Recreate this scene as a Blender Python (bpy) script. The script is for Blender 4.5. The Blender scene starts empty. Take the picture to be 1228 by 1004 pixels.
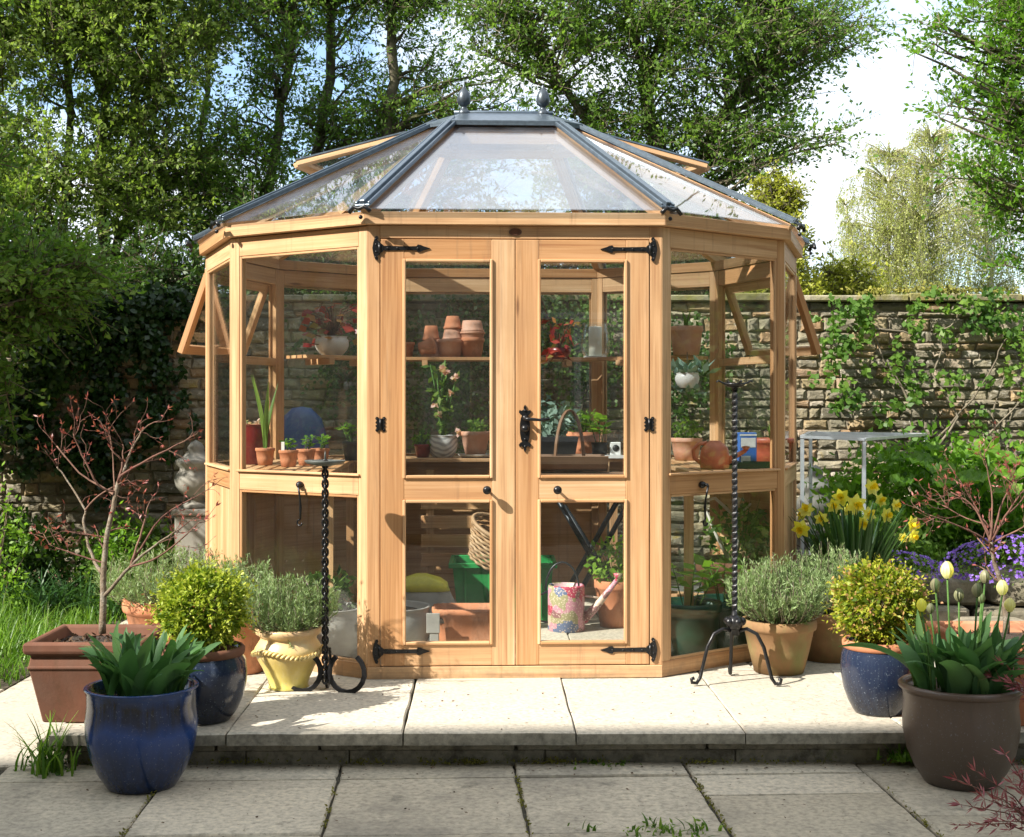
import bpy, math, random
import numpy as np
from mathutils import Vector, Matrix
random.seed(7); RS = np.random.RandomState(11)
R = math.radians; PI = math.pi
sc = bpy.context.scene; col = sc.collection
F, CX, CY, CAMZ = 1614.0, 598.6, 485.0, 1.274
PZ = 0.128                                   # top of the raised terrace
def PX(px, py, Y): return Vector(((px-CX)*Y/F, Y, CAMZ-(py-CY)*Y/F))
def GX(px, Y): return (px-CX)*Y/F

# ------------------------------------------------------------------ materials
def newmat(name):
    m = bpy.data.materials.new(name); m.use_nodes = True
    nt = m.node_tree; nt.nodes.clear()
    out = nt.nodes.new('ShaderNodeOutputMaterial')
    return m, nt, out
def nd(nt, typ, **kw):
    n = nt.nodes.new(typ)
    for k, v in kw.items():
        if k.startswith('i_'):
            n.inputs[k[2:].replace('_', ' ')].default_value = v
        else: setattr(n, k, v)
    return n
def ramp(nt, fac, stops):
    r = nt.nodes.new('ShaderNodeValToRGB'); cr = r.color_ramp
    while len(cr.elements) < len(stops): cr.elements.new(0.5)
    for e, (p, c) in zip(cr.elements, stops):
        e.position = p; e.color = (*c, 1) if len(c) == 3 else c
    nt.links.new(fac, r.inputs['Fac']); return r.outputs['Color']
def mixc(nt, fac, a, b, mode='MIX'):
    n = nt.nodes.new('ShaderNodeMix'); n.data_type = 'RGBA'; n.blend_type = mode
    for s, v in ((n.inputs['Factor'], fac), (n.inputs['A'], a), (n.inputs['B'], b)):
        if hasattr(v, 'is_output'): nt.links.new(v, s)
        elif isinstance(v, (int, float)): s.default_value = v if s.type == 'VALUE' else (v, v, v, 1)
        else: s.default_value = (*v, 1)
    return n.outputs['Result']
def noise(nt, vec, scale, detail=4, rough=.55, dist=0):
    n = nd(nt, 'ShaderNodeTexNoise'); n.inputs['Scale'].default_value = scale
    n.inputs['Detail'].default_value = detail; n.inputs['Roughness'].default_value = rough; n.inputs['Distortion'].default_value = dist
    if vec: nt.links.new(vec, n.inputs['Vector'])
    return n.outputs['Fac']
def mapping(nt, vec, scale=(1,1,1), loc=(0,0,0)):
    n = nd(nt, 'ShaderNodeMapping'); n.inputs['Scale'].default_value = scale; n.inputs['Location'].default_value = loc
    nt.links.new(vec, n.inputs['Vector']); return n.outputs['Vector']
def bump(nt, h, strength, dist=.01):
    b = nd(nt, 'ShaderNodeBump'); b.inputs['Strength'].default_value = strength; b.inputs['Distance'].default_value = dist
    nt.links.new(h, b.inputs['Height']); return b.outputs['Normal']
def finish(nt, out, colr, rough=.6, normal=None, metal=0, spec=.5, coat=0):
    p = nd(nt, 'ShaderNodeBsdfPrincipled')
    for k, v in (('Base Color', colr), ('Roughness', rough)):
        if hasattr(v, 'is_output'): nt.links.new(v, p.inputs[k])
        else: p.inputs[k].default_value = (*v, 1) if isinstance(v, tuple) else v
    p.inputs['Metallic'].default_value = metal; p.inputs['Specular IOR Level'].default_value = spec
    p.inputs['Coat Weight'].default_value = coat
    if normal: nt.links.new(normal, p.inputs['Normal'])
    nt.links.new(p.outputs[0], out.inputs[0]); return p
def mathn(nt, op, a, b=None):
    n = nd(nt, 'ShaderNodeMath', operation=op)
    for i, v in enumerate((a, b)):
        if v is None: continue
        if hasattr(v, 'is_output'): nt.links.new(v, n.inputs[i])
        else: n.inputs[i].default_value = v
    return n.outputs[0]

def wood_mat(name, c_lo, c_mid, c_hi, rough=.55):
    m, nt, out = newmat(name)
    uv = nd(nt, 'ShaderNodeUVMap').outputs[0]
    v1 = mapping(nt, uv, (1.6, 75, 1)); v2 = mapping(nt, uv, (3.5, 260, 1)); v3 = mapping(nt, uv, (.7, 14, 1))
    g1 = noise(nt, v1, 1, 4, .55, .9); g2 = noise(nt, v2, 1, 3, .6); g3 = noise(nt, v3, 1, 3, .5, 1.5)
    g = mathn(nt, 'ADD', mathn(nt, 'MULTIPLY', g1, .45), mathn(nt, 'ADD', mathn(nt, 'MULTIPLY', g2, .2), mathn(nt, 'MULTIPLY', g3, .35)))
    c = ramp(nt, g, [(.32, c_lo), (.5, c_mid), (.68, c_hi)])
    sp = nd(nt, 'ShaderNodeSeparateXYZ'); nt.links.new(uv, sp.inputs[0])
    wn = nd(nt, 'ShaderNodeTexWhiteNoise'); wn.noise_dimensions = '1D'
    nt.links.new(mathn(nt, 'FLOOR', mathn(nt, 'DIVIDE', sp.outputs[1], 5.0)), wn.inputs['W'])
    tint = ramp(nt, wn.outputs['Value'], [(0, (.82,.70,.58)), (.35, (.96,.90,.84)), (.65, (1,1,1)), (1, (1.14,1.20,1.26))])
    c = mixc(nt, 1.0, c, tint, 'MULTIPLY')
    # small knots
    vv = nd(nt, 'ShaderNodeTexVoronoi'); vv.inputs['Scale'].default_value = 1
    nt.links.new(mapping(nt, uv, (1.7, 11, 1)), vv.inputs['Vector'])
    kn = ramp(nt, vv.outputs['Distance'], [(.035, (1,1,1)), (.10, (0,0,0))])
    c = mixc(nt, kn, c, (.16, .07, .03))
    obj = nd(nt, 'ShaderNodeTexCoord').outputs['Object']
    wx = ramp(nt, noise(nt, obj, 2.3, 5, .6), [(.42, (0,0,0)), (.75, (.45,.45,.45))])
    c = mixc(nt, wx, c, (.36, .21, .11))
    run = ramp(nt, noise(nt, mapping(nt, obj, (38,38,2.2)), 1, 5, .6), [(.58, (0,0,0)), (.72, (.5,.5,.5))]); c = mixc(nt, run, c, (.26,.15,.08))
    so = nd(nt, 'ShaderNodeSeparateXYZ'); nt.links.new(obj, so.inputs[0])
    lowz = mathn(nt, 'ADD', mathn(nt, 'MULTIPLY', so.outputs[2], -6.0), mathn(nt, 'MULTIPLY', noise(nt, obj, 16, 6, .7), 1.5))
    c = mixc(nt, ramp(nt, lowz, [(.42, (0,0,0)), (.95, (.55,.55,.55))]), c, (.20,.15,.10))
    finish(nt, out, c, rough, bump(nt, g, .25, .002), spec=.35); return m

def plain(name, c, rough=.6, metal=0, var=.15, scale=30, bmp=.1, bd=.002, spec=.5, coat=0):
    m, nt, out = newmat(name); ob = nd(nt, 'ShaderNodeTexCoord').outputs['Object']
    n = noise(nt, ob, scale, 5)
    lo = tuple(x*(1-var) for x in c); hi = tuple(min(1, x*(1+var)) for x in c)
    finish(nt, out, ramp(nt, n, [(.3, lo), (.7, hi)]), rough, bump(nt, n, bmp, bd) if bmp else None, metal, spec, coat); return m

def terracotta(name, c, stain=(.42,.36,.26), amt=.5, dark=(.10,.055,.03), seed=0):
    m, nt, out = newmat(name); ob = mapping(nt, nd(nt, 'ShaderNodeTexCoord').outputs['Object'], (1,1,1), (seed, seed*2, 0))
    base = ramp(nt, noise(nt, ob, 9, 6), [(.3, tuple(x*.8 for x in c)), (.7, tuple(x*1.15 for x in c))])
    s = ramp(nt, noise(nt, mapping(nt, ob, (1,1,.55)), 7, 6, .65), [(.5-amt*.05, (0,0,0)), (.5+.22, (amt,amt,amt))])
    base = mixc(nt, s, base, stain)
    d = ramp(nt, noise(nt, mapping(nt, ob, (1,1,.4)), 13, 5, .7), [(.55, (0,0,0)), (.72, (.6,.6,.6))])
    base = mixc(nt, d, base, dark)
    finish(nt, out, base, .8, bump(nt, noise(nt, ob, 90, 4), .25, .002), spec=.25); return m

def glaze(name, stops, speck, rough=.14, z0=0, z1=.3):
    m, nt, out = newmat(name); tc = nd(nt, 'ShaderNodeTexCoord').outputs['Object']
    sp = nd(nt, 'ShaderNodeSeparateXYZ'); nt.links.new(tc, sp.inputs[0])
    dz = mathn(nt, 'MULTIPLY', mathn(nt, 'SUBTRACT', noise(nt, mapping(nt, tc, (5,5,1.5)), 1.2, 4), .5), .42)
    h = mathn(nt, 'ADD', mathn(nt, 'DIVIDE', mathn(nt, 'SUBTRACT', sp.outputs[2], z0), z1-z0), dz)
    c = ramp(nt, h, stops)
    run = ramp(nt, noise(nt, mapping(nt, tc, (70,70,5)), 1, 4), [(.45, (0,0,0)), (.75, (.45,.45,.45))])
    c = mixc(nt, run, c, speck)
    sk = ramp(nt, noise(nt, tc, 140, 3, .7), [(.62, (0,0,0)), (.7, (.5,.5,.5))])
    c = mixc(nt, sk, c, (.25,.3,.36))
    finish(nt, out, c, rough, bump(nt, noise(nt, tc, 25, 3), .12, .003), spec=.6); return m

def leafmat(name, stops, rough=.45, transl=.35, spec=.35):
    m, nt, out = newmat(name)
    a = nd(nt, 'ShaderNodeAttribute'); a.attribute_name = 'rnd'
    c = ramp(nt, a.outputs['Fac'], stops)
    p = nd(nt, 'ShaderNodeBsdfPrincipled'); nt.links.new(c, p.inputs['Base Color'])
    p.inputs['Roughness'].default_value = rough; p.inputs['Specular IOR Level'].default_value = spec
    t = nd(nt, 'ShaderNodeBsdfTranslucent'); nt.links.new(mixc(nt, 1, c, (1.25,1.35,.7), 'MULTIPLY'), t.inputs['Color'])
    mx = nd(nt, 'ShaderNodeMixShader'); mx.inputs[0].default_value = transl
    nt.links.new(p.outputs[0], mx.inputs[1]); nt.links.new(t.outputs[0], mx.inputs[2]); nt.links.new(mx.outputs[0], out.inputs[0]); return m

def tintmat(name, stops, rough=.85, scale=25, bmp=.5, moss=None, bd=.01, extra=None, edge=None):
    """colour per block from the attribute rnd, broken up by noise"""
    m, nt, out = newmat(name); g = nd(nt, 'ShaderNodeNewGeometry').outputs['Position']
    a = nd(nt, 'ShaderNodeAttribute'); a.attribute_name = 'rnd'
    c = ramp(nt, a.outputs['Fac'], stops)
    n = noise(nt, g, scale, 7, .65)
    c = mixc(nt, 1, c, ramp(nt, n, [(.25, (.5,.5,.5)), (.5, (1,1,1)), (.75, (1.35,1.33,1.28))]), 'MULTIPLY')
    if extra:
        for sc_, lo, hi, cc, am in extra:
            k = ramp(nt, noise(nt, g, sc_, 6, .7), [(lo, (0,0,0)), (hi, (am,am,am))]); c = mixc(nt, k, c, cc)
    if edge:        # sides of a flagstone, darker than its top
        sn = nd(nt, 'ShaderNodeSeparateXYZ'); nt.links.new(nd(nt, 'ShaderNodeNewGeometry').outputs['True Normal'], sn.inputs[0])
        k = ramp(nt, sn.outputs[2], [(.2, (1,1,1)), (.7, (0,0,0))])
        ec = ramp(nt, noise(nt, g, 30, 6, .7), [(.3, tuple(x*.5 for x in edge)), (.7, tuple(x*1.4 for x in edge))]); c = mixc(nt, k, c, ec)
    finish(nt, out, c, rough, bump(nt, n, bmp, bd), spec=.2); return m

def glassmat(name, tint=(1,1,1), dirt=.02, dirtscale=6, dirtcol=(.6,.6,.58), n_=1.52):
    m, nt, out = newmat(name)
    geo = nd(nt, 'ShaderNodeNewGeometry'); tc = nd(nt, 'ShaderNodeTexCoord').outputs['Object']
    ior = nd(nt, 'ShaderNodeMix'); ior.data_type = 'FLOAT'
    ior.inputs['A'].default_value = n_; ior.inputs['B'].default_value = 1/n_
    nt.links.new(geo.outputs['Backfacing'], ior.inputs['Factor'])
    fr = nd(nt, 'ShaderNodeFresnel'); nt.links.new(ior.outputs['Result'], fr.inputs['IOR'])
    nb = bump(nt, noise(nt, tc, 2.2, 2), .03, .01)
    tr = nd(nt, 'ShaderNodeBsdfTransparent'); tr.inputs[0].default_value = (*tint, 1)
    gl = nd(nt, 'ShaderNodeBsdfGlossy'); gl.inputs['Roughness'].default_value = .0; nt.links.new(nb, gl.inputs['Normal'])
    mx = nd(nt, 'ShaderNodeMixShader'); nt.links.new(fr.outputs[0], mx.inputs[0]); nt.links.new(tr.outputs[0], mx.inputs[1]); nt.links.new(gl.outputs[0], mx.inputs[2])
    df = nd(nt, 'ShaderNodeBsdfDiffuse'); df.inputs[0].default_value = (*dirtcol, 1)
    k = ramp(nt, noise(nt, tc, dirtscale, 7, .7), [(.35, (dirt*.3,)*3), (.72, (dirt*1.7,)*3)])
    mx2 = nd(nt, 'ShaderNodeMixShader'); nt.links.new(k, mx2.inputs[0]); nt.links.new(mx.outputs[0], mx2.inputs[1]); nt.links.new(df.outputs[0], mx2.inputs[2])
    nt.links.new(mx2.outputs[0], out.inputs[0]); return m

M = {}
M['cedar'] = wood_mat('cedar', (.35,.168,.074), (.56,.338,.170), (.70,.468,.278))
M['oldwood'] = wood_mat('old_wood', (.12,.07,.045), (.22,.13,.08), (.30,.19,.12), .7)
M['lead'] = plain('grey_metal', (.13,.165,.20), .30, .6, .2, 40, .1)
M['leaddark'] = plain('dark_grey_metal', (.07,.085,.10), .35, .5, .15, 40, .1)
M['iron'] = plain('black_iron', (.012,.012,.013), .32, .3, .3, 60, .5, .003)
M['alu'] = plain('aluminium', (.66,.67,.68), .35, .35, .1)
M['brass'] = plain('bronze', (.16,.09,.06), .4, .7)
M['glass'] = glassmat('glass', (.97,.985,.975), .006)
M['roofglass'] = glassmat('roof_glass', (.93,.96,.98), .04, 5, (.62,.67,.78), 2.45)
M['roofglass_skyboost'] = glassmat('sky_boosted_roof_glass', (.90,.94,.98), .03, 5, (.62,.67,.78), 2.9)  # same roof glass, index raised to brighten the sky reflection
M['clear'] = glassmat('clear_glass', (.96,.97,.96), .03)
M['terra'] = terracotta('terracotta', (.50,.20,.10), (.50,.36,.26), .35)
M['terra_dk'] = terracotta('brown_terracotta', (.16,.070,.042), (.17,.11,.08), .4, seed=3)
M['terra_moss'] = terracotta('mossy_terracotta', (.27,.155,.075), (.19,.185,.07), 1.0, (.12,.10,.03), seed=8)
M['terra_lt'] = terracotta('chalky_terracotta', (.55,.27,.17), (.60,.50,.42), .6, seed=5)
M['terra_red'] = plain('red_plastic', (.40,.09,.045), .45)
M['orange'] = plain('orange_plastic', (.60,.17,.08), .4)
M['yellow_glaze'] = glaze('yellow_glaze', [(0, (.62,.55,.13)), (.45, (.62,.46,.12)), (.8, (.70,.50,.24)), (1, (.62,.40,.22))], (.72,.60,.28), .35, 0, .25)
M['blue_glaze'] = glaze('blue_glaze', [(0, (.010,.018,.045)), (.35, (.012,.030,.10)), (.62, (.016,.055,.22)), (.76, (.010,.018,.05)), (.90, (.010,.011,.018)), (1, (.016,.045,.15))], (.02,.06,.22), .14, 0, .33)
M['slate_glaze'] = glaze('slate_blue_glaze', [(0, (.008,.010,.018)), (.5, (.011,.018,.042)), (1, (.020,.028,.055))], (.03,.045,.075), .16, 0, .25)
M['brown_glaze'] = glaze('brown_glaze', [(0, (.075,.055,.042)), (.6, (.105,.072,.052)), (1, (.13,.085,.06))], (.08,.06,.05), .42, 0, .32)
M['grey_glaze'] = plain('grey_stoneware', (.34,.33,.31), .5, 0, .2, 8)
M['white_cer'] = plain('white_ceramic', (.62,.60,.56), .3, 0, .12, 12)
M['black_pl'] = plain('black_plastic', (.015,.015,.016), .5)
M['green_pl'] = plain('green_plastic', (.02,.27,.07), .35, 0, .25, 4)
M['dkgreen_pl'] = plain('dark_green_plastic', (.008,.05,.035), .35)
M['darkred'] = plain('dark_red_glaze', (.17,.012,.010), .3)
M['blue_sheet'] = plain('blue_sheet', (.015,.045,.16), .55, 0, .3, 7, .5, .03)
M['blue_box'] = plain('blue_card', (.05,.16,.50), .5, 0, .1)
M['white_pl'] = plain('white_plastic', (.75,.75,.73), .4)
M['soil'] = plain('soil', (.045,.03,.02), .95, 0, .6, 60, 1, .02)
M['candle'] = plain('candle_wax', (.82,.80,.72), .5, 0, .03)
M['birchtwig'] = tintmat('birch_twig', [(0, (.22,.21,.10)), (1, (.34,.32,.17))], scale=20)
M['statue'] = terracotta('weathered_stone', (.26,.245,.21), (.14,.14,.11), .7)
M['wicker'] = wood_mat('wicker', (.16,.09,.05), (.35,.23,.13), (.5,.36,.22))
M['yellow_pl'] = plain('yellow_plastic', (.55,.50,.03), .4)
M['soot'] = plain('dark_metal', (.03,.035,.04), .35, .6)
L = {}
L['olive'] = leafmat('olive_leaf', [(0, (.10,.155,.03)), (.5, (.20,.285,.055)), (1, (.37,.44,.12))], transl=.52)
L['mid'] = leafmat('green_leaf', [(0, (.055,.115,.02)), (.5, (.13,.235,.038)), (1, (.27,.39,.08))], transl=.52)
L['dark'] = leafmat('dark_leaf', [(0, (.022,.05,.009)), (.6, (.05,.105,.016)), (1, (.12,.20,.03))], transl=.35)
L['bright'] = leafmat('bright_leaf', [(0, (.06,.15,.012)), (.5, (.13,.27,.025)), (1, (.22,.38,.04))], transl=.5)
L['lime'] = leafmat('young_leaf', [(0, (.12,.26,.02)), (1, (.25,.42,.05))], transl=.5)
L['birch'] = leafmat('birch_leaf', [(0, (.25,.28,.07)), (.5, (.37,.40,.12)), (1, (.50,.52,.19))], transl=.5)
L['gold'] = leafmat('golden_leaf', [(0, (.16,.19,.02)), (.5, (.34,.36,.04)), (1, (.52,.50,.09))], transl=.4)
L['box'] = leafmat('box_leaf', [(0, (.06,.11,.010)), (.45, (.20,.27,.02)), (.85, (.36,.38,.03)), (.93, (.45,.28,.10)), (1, (.50,.26,.13))], transl=.35)
L['boxg'] = leafmat('green_box_leaf', [(0, (.07,.13,.012)), (.5, (.22,.31,.025)), (1, (.45,.48,.06))], transl=.35)
L['lav'] = leafmat('lavender_leaf', [(0, (.10,.15,.05)), (.5, (.20,.29,.11)), (.9, (.33,.42,.20)), (1, (.24,.17,.14))], transl=.25)
L['tulip'] = leafmat('tulip_leaf', [(0, (.045,.12,.04)), (.6, (.085,.19,.07)), (1, (.15,.27,.10))], .5, .42, .35)
L['daff'] = leafmat('daffodil_leaf', [(0, (.025,.075,.02)), (1, (.08,.17,.05))], .4, .3)
L['grass'] = leafmat('grass_blade', [(0, (.05,.12,.012)), (.6, (.12,.25,.025)), (.95, (.22,.36,.05)), (1, (.4,.42,.25))], .4, .4)
L['succ'] = leafmat('grey_green_leaf', [(0, (.12,.20,.15)), (1, (.26,.36,.28))], .5, .1)
L['red'] = leafmat('red_leaf', [(0, (.22,.02,.02)), (.6, (.42,.06,.035)), (1, (.30,.22,.06))], .35, .4)
L['bud'] = leafmat('red_bud', [(0, (.22,.05,.045)), (1, (.42,.13,.11))], .4, .35)
L['purple'] = leafmat('purple_petal', [(0, (.13,.05,.38)), (1, (.34,.20,.68))], .5, .3)
L['yellow'] = leafmat('yellow_petal', [(0, (.84,.76,.07)), (1, (.90,.86,.25))], .5, .45)
L['orange'] = leafmat('trumpet_petal', [(0, (.80,.55,.015)), (1, (.85,.66,.03))], .5, .3)
L['cream'] = leafmat('cream_petal', [(0, (.80,.72,.30)), (1, (.88,.84,.55))], .45, .4)
L['pinkf'] = leafmat('pale_pink_petal', [(0, (.75,.42,.36)), (1, (.8,.6,.5))], .5, .4)
L['ivy'] = leafmat('ivy_leaf', [(0, (.008,.025,.006)), (.7, (.025,.06,.012)), (1, (.06,.12,.02))], .35, .15)
L['climb'] = leafmat('climber_leaf', [(0, (.05,.12,.02)), (.6, (.10,.20,.03)), (1, (.20,.32,.05))], transl=.45)
L['moss'] = leafmat('moss_tuft', [(0, (.12,.12,.02)), (1, (.28,.26,.05))], .9, .1)
M['bark'] = tintmat('bark', [(0, (.07,.055,.035)), (1, (.13,.11,.07))], scale=14)
M['bark_dk'] = tintmat('dark_bark', [(0, (.09,.08,.055)), (1, (.17,.145,.10))], scale=14, extra=[(5, .5, .65, (.10,.12,.04), .6)])
M['birchbark'] = tintmat('birch_bark', [(0, (.55,.52,.46)), (1, (.65,.62,.56))], scale=6)
M['twig'] = tintmat('twig', [(0, (.10,.08,.05)), (1, (.17,.14,.09))], scale=20)
M['greytwig'] = tintmat('grey_twig', [(0, (.12,.10,.07)), (1, (.21,.18,.13))], scale=20)
M['redtwig'] = tintmat('red_twig', [(0, (.12,.055,.042)), (1, (.22,.125,.09))], scale=30)
M['acerbark'] = tintmat('acer_bark', [(0, (.15,.115,.08)), (1, (.24,.185,.13))], scale=90, bmp=.8, extra=[(30, .5, .6, (.32,.29,.24), .6)])
M['stem'] = tintmat('green_stem', [(0, (.06,.13,.03)), (1, (.10,.20,.05))], scale=30)
M['stone'] = tintmat('wall_stone', [(0, (.16,.14,.10)), (.3, (.25,.22,.16)), (.6, (.31,.275,.195)), (.8, (.33,.26,.145)), (.92, (.33,.21,.12)), (1, (.40,.37,.30))],
    scale=14, bmp=.9, bd=.02, extra=[(3.5, .5, .62, (.09,.085,.06), .6), (26, .58, .66, (.50,.48,.42), .6), (6, .6, .7, (.34,.25,.06), .7)])
M['mortar'] = plain('mortar', (.20,.17,.12), .95, 0, .4, 20, .8, .02)
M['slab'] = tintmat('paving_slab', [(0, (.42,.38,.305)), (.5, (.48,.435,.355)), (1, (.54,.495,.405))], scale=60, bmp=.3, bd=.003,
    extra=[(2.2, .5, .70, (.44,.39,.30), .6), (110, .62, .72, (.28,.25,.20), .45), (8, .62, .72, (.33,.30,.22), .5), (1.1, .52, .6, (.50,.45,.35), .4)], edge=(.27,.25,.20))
M['slab_dk'] = tintmat('patio_slab', [(0, (.45,.39,.29)), (.5, (.52,.455,.345)), (1, (.59,.52,.40))], scale=45, bmp=.45, bd=.004,
    extra=[(1.7, .47, .66, (.19,.17,.14), .6), (80, .60, .68, (.10,.09,.08), .6), (7, .6, .68, (.15,.14,.11), .55), (130, .66, .72, (.5,.48,.42), .5)])
M['riser'] = tintmat('riser_stone', [(0, (.20,.18,.14)), (1, (.29,.265,.205))], scale=30, bmp=.9, bd=.01, extra=[(9, .5, .62, (.06,.055,.04), .7), (22, .6, .68, (.16,.17,.05), .6)])
M['joint'] = plain('joint_soil', (.05,.045,.03), .95, 0, .5, 40, .8, .01)
M['earth'] = plain('earth', (.07,.055,.035), .95, 0, .5, 14, 1, .03)
M['render'] = plain('house_stone', (.30,.26,.19), .9, 0, .25, 5, .4, .02)
M['slateroof'] = plain('roof_slate', (.10,.10,.10), .7)
M['whitepaint'] = plain('white_paint', (.75,.75,.72), .4, 0, .04)
M['darkglass'] = plain('window_glass', (.03,.035,.04), .06, 0, .1, 5, 0)
def patchwork():
    m, nt, out = newmat('patchwork'); tc = mapping(nt, nd(nt, 'ShaderNodeTexCoord').outputs['Object'], (1,1,1))
    v = nd(nt, 'ShaderNodeTexVoronoi'); v.inputs['Scale'].default_value = 17; v.distance = 'MANHATTAN'; nt.links.new(tc, v.inputs['Vector'])
    sp = nd(nt, 'ShaderNodeSeparateColor'); nt.links.new(v.outputs['Color'], sp.inputs[0])
    r = nt.nodes.new('ShaderNodeValToRGB'); r.color_ramp.interpolation = 'CONSTANT'
    cols = [(.55,.25,.32), (.45,.05,.10), (.12,.16,.28), (.58,.45,.36), (.33,.30,.16), (.60,.40,.42), (.25,.12,.12)]
    while len(r.color_ramp.elements) < len(cols): r.color_ramp.elements.new(.5)
    for i, c in enumerate(cols): r.color_ramp.elements[i].position = i/len(cols); r.color_ramp.elements[i].color = (*c, 1)
    nt.links.new(sp.outputs[0], r.inputs[0])
    v2 = nd(nt, 'ShaderNodeTexVoronoi'); v2.inputs['Scale'].default_value = 95; nt.links.new(tc, v2.inputs['Vector'])
    k = ramp(nt, v2.outputs['Distance'], [(.25, (.75,.75,.75)), (.38, (0,0,0))])
    c = mixc(nt, k, r.outputs[0], (.72,.58,.48))
    finish(nt, out, c, .45); return m
M['patch'] = patchwork()
def stripes():
    m, nt, out = newmat('striped_glaze'); tc = nd(nt, 'ShaderNodeTexCoord').outputs['Object']
    w = nd(nt, 'ShaderNodeTexWave', wave_type='RINGS'); w.inputs['Scale'].default_value = 14; w.inputs['Distortion'].default_value = 4; w.inputs['Detail'].default_value = 1
    nt.links.new(tc, w.inputs['Vector'])
    finish(nt, out, ramp(nt, w.outputs['Fac'], [(.3, (.36,.36,.35)), (.6, (.66,.65,.62))]), .3); return m
M['striped'] = stripes()

# ------------------------------------------------------------------ mesh building
class MB:
    def __init__(s): s.v = []; s.f = []; s.uv = []; s.rnd = []; s.sm = []; s.n = 0
    def add(s, verts, faces, uvs=None, rnd=None, smooth=False):
        r = random.random() if rnd is None else rnd
        b = s.n; s.v.extend(tuple(p) for p in verts); s.n += len(verts); s.rnd.extend([r]*len(verts))
        for i, f in enumerate(faces):
            s.f.append(tuple(b+k for k in f)); s.sm.append(smooth)
            s.uv.append(uvs[i] if uvs else [(0,0)]*len(f))
    def hexa(s, c, axis=0, rnd=None):
        """eight corners: c[0..3] bottom ring, c[4..7] top ring; grain runs along edge 'axis' (0: c0-c1, 1: c1-c2, 2: c0-c4)"""
        c = [Vector(p) for p in c]
        L_ = [(c[1]-c[0]).length, (c[2]-c[1]).length, (c[4]-c[0]).length]
        o = (random.random()*9, 5*random.randint(0, 40)+2)
        fs = [((0,3,2,1),(1,0)), ((4,5,6,7),(0,1)), ((0,1,5,4),(0,2)), ((1,2,6,5),(1,2)), ((2,3,7,6),(0,2)), ((3,0,4,7),(1,2))]
        uvs = []
        for k, (f, (a, b)) in enumerate(fs):
            la, lb = L_[a], L_[b]; q = [(0,0),(la,0),(la,lb),(0,lb)]
            if axis == b: q = [(y, x) for x, y in q]
            elif axis != a and lb > la: q = [(y, x) for x, y in q]
            uvs.append([(x+o[0], y+o[1]+k*.31) for x, y in q])
        s.add(c, [f for f, _ in fs], uvs, rnd)
    def box(s, x0, x1, y0, y1, z0, z1, axis=0, rnd=None, mat=None):
        c = [(x0,y0,z0),(x1,y0,z0),(x1,y1,z0),(x0,y1,z0),(x0,y0,z1),(x1,y0,z1),(x1,y1,z1),(x0,y1,z1)]
        if mat is not None: c = [mat @ Vector(p) for p in c]
        s.hexa(c, axis, rnd)
    def bar(s, a, b, w, h, up=(0,0,1), rnd=None):
        a = Vector(a); b = Vector(b); d = (b-a).normalized(); u = Vector(up)
        x = d.cross(u).normalized(); y = x.cross(d).normalized(); x *= w/2; y *= h/2
        s.hexa([a-x-y, b-x-y, b+x-y, a+x-y, a-x+y, b-x+y, b+x+y, a+x+y], 0, rnd)
    def tube(s, pts, rad, n=8, smooth=True, rnd=None, cap=True):
        pts = [Vector(p) for p in pts]; m = len(pts)
        if not hasattr(rad, '__len__'): rad = [rad]*m
        vs = []; prev = None
        for i, p in enumerate(pts):
            d = (pts[min(i+1, m-1)]-pts[max(i-1, 0)]).normalized()
            if prev is None: x = d.orthogonal().normalized()
            else:
                x = prev-d*prev.dot(d); x = x.normalized() if x.length > 1e-6 else d.orthogonal().normalized()
            prev = x; y = d.cross(x)
            for k in range(n): a = 2*PI*k/n; vs.append(p+(x*math.cos(a)+y*math.sin(a))*rad[i])
        fs = []; uvs = []; ln = 0; o = (random.random()*9, 5*random.randint(0, 40)+2)
        for i in range(m-1):
            dl = (pts[i+1]-pts[i]).length
            for k in range(n):
                k2 = (k+1) % n; fs.append((i*n+k, i*n+k2, (i+1)*n+k2, (i+1)*n+k))
                c = 2*PI*rad[i]/n; uvs.append([(ln+o[0], k*c+o[1]), (ln+o[0], (k+1)*c+o[1]), (ln+dl+o[0], (k+1)*c+o[1]), (ln+dl+o[0], k*c+o[1])])
            ln += dl
        if cap:
            fs.append(tuple(range(n))[::-1]); uvs.append([(0,0)]*n); fs.append(tuple((m-1)*n+k for k in range(n))); uvs.append([(0,0)]*n)
        s.add(vs, fs, uvs, rnd, smooth)
    def lathe(s, prof, n=40, c=(0,0,0), smooth=True, sx=1, sy=1, fn=None, rnd=None):
        vs = []
        for (r, z) in prof:
            for k in range(n):
                a = 2*PI*k/n; rr = r*(fn(a, z) if fn else 1)
                vs.append((c[0]+rr*math.cos(a)*sx, c[1]+rr*math.sin(a)*sy, c[2]+z))
        fs = []; m = len(prof)
        for i in range(m-1):
            for k in range(n): k2 = (k+1) % n; fs.append((i*n+k, i*n+k2, (i+1)*n+k2, (i+1)*n+k))
        if prof[0][0] > 1e-5: fs.append(tuple(range(n))[::-1])
        if prof[-1][0] > 1e-5: fs.append(tuple((m-1)*n+k for k in range(n)))
        s.add(vs, fs, None, rnd, smooth)
    def plate(s, outline, mat, t, rnd=None):
        """flat outline (u, v) extruded by t; mat maps (u, v, depth) to space"""
        n = len(outline); vs = [mat @ Vector((u, v, 0)) for u, v in outline]+[mat @ Vector((u, v, t)) for u, v in outline]
        fs = [tuple(range(n))[::-1], tuple(range(n, 2*n))]+[(k, (k+1) % n, n+(k+1) % n, n+k) for k in range(n)]
        s.add(vs, fs, None, rnd)
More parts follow.
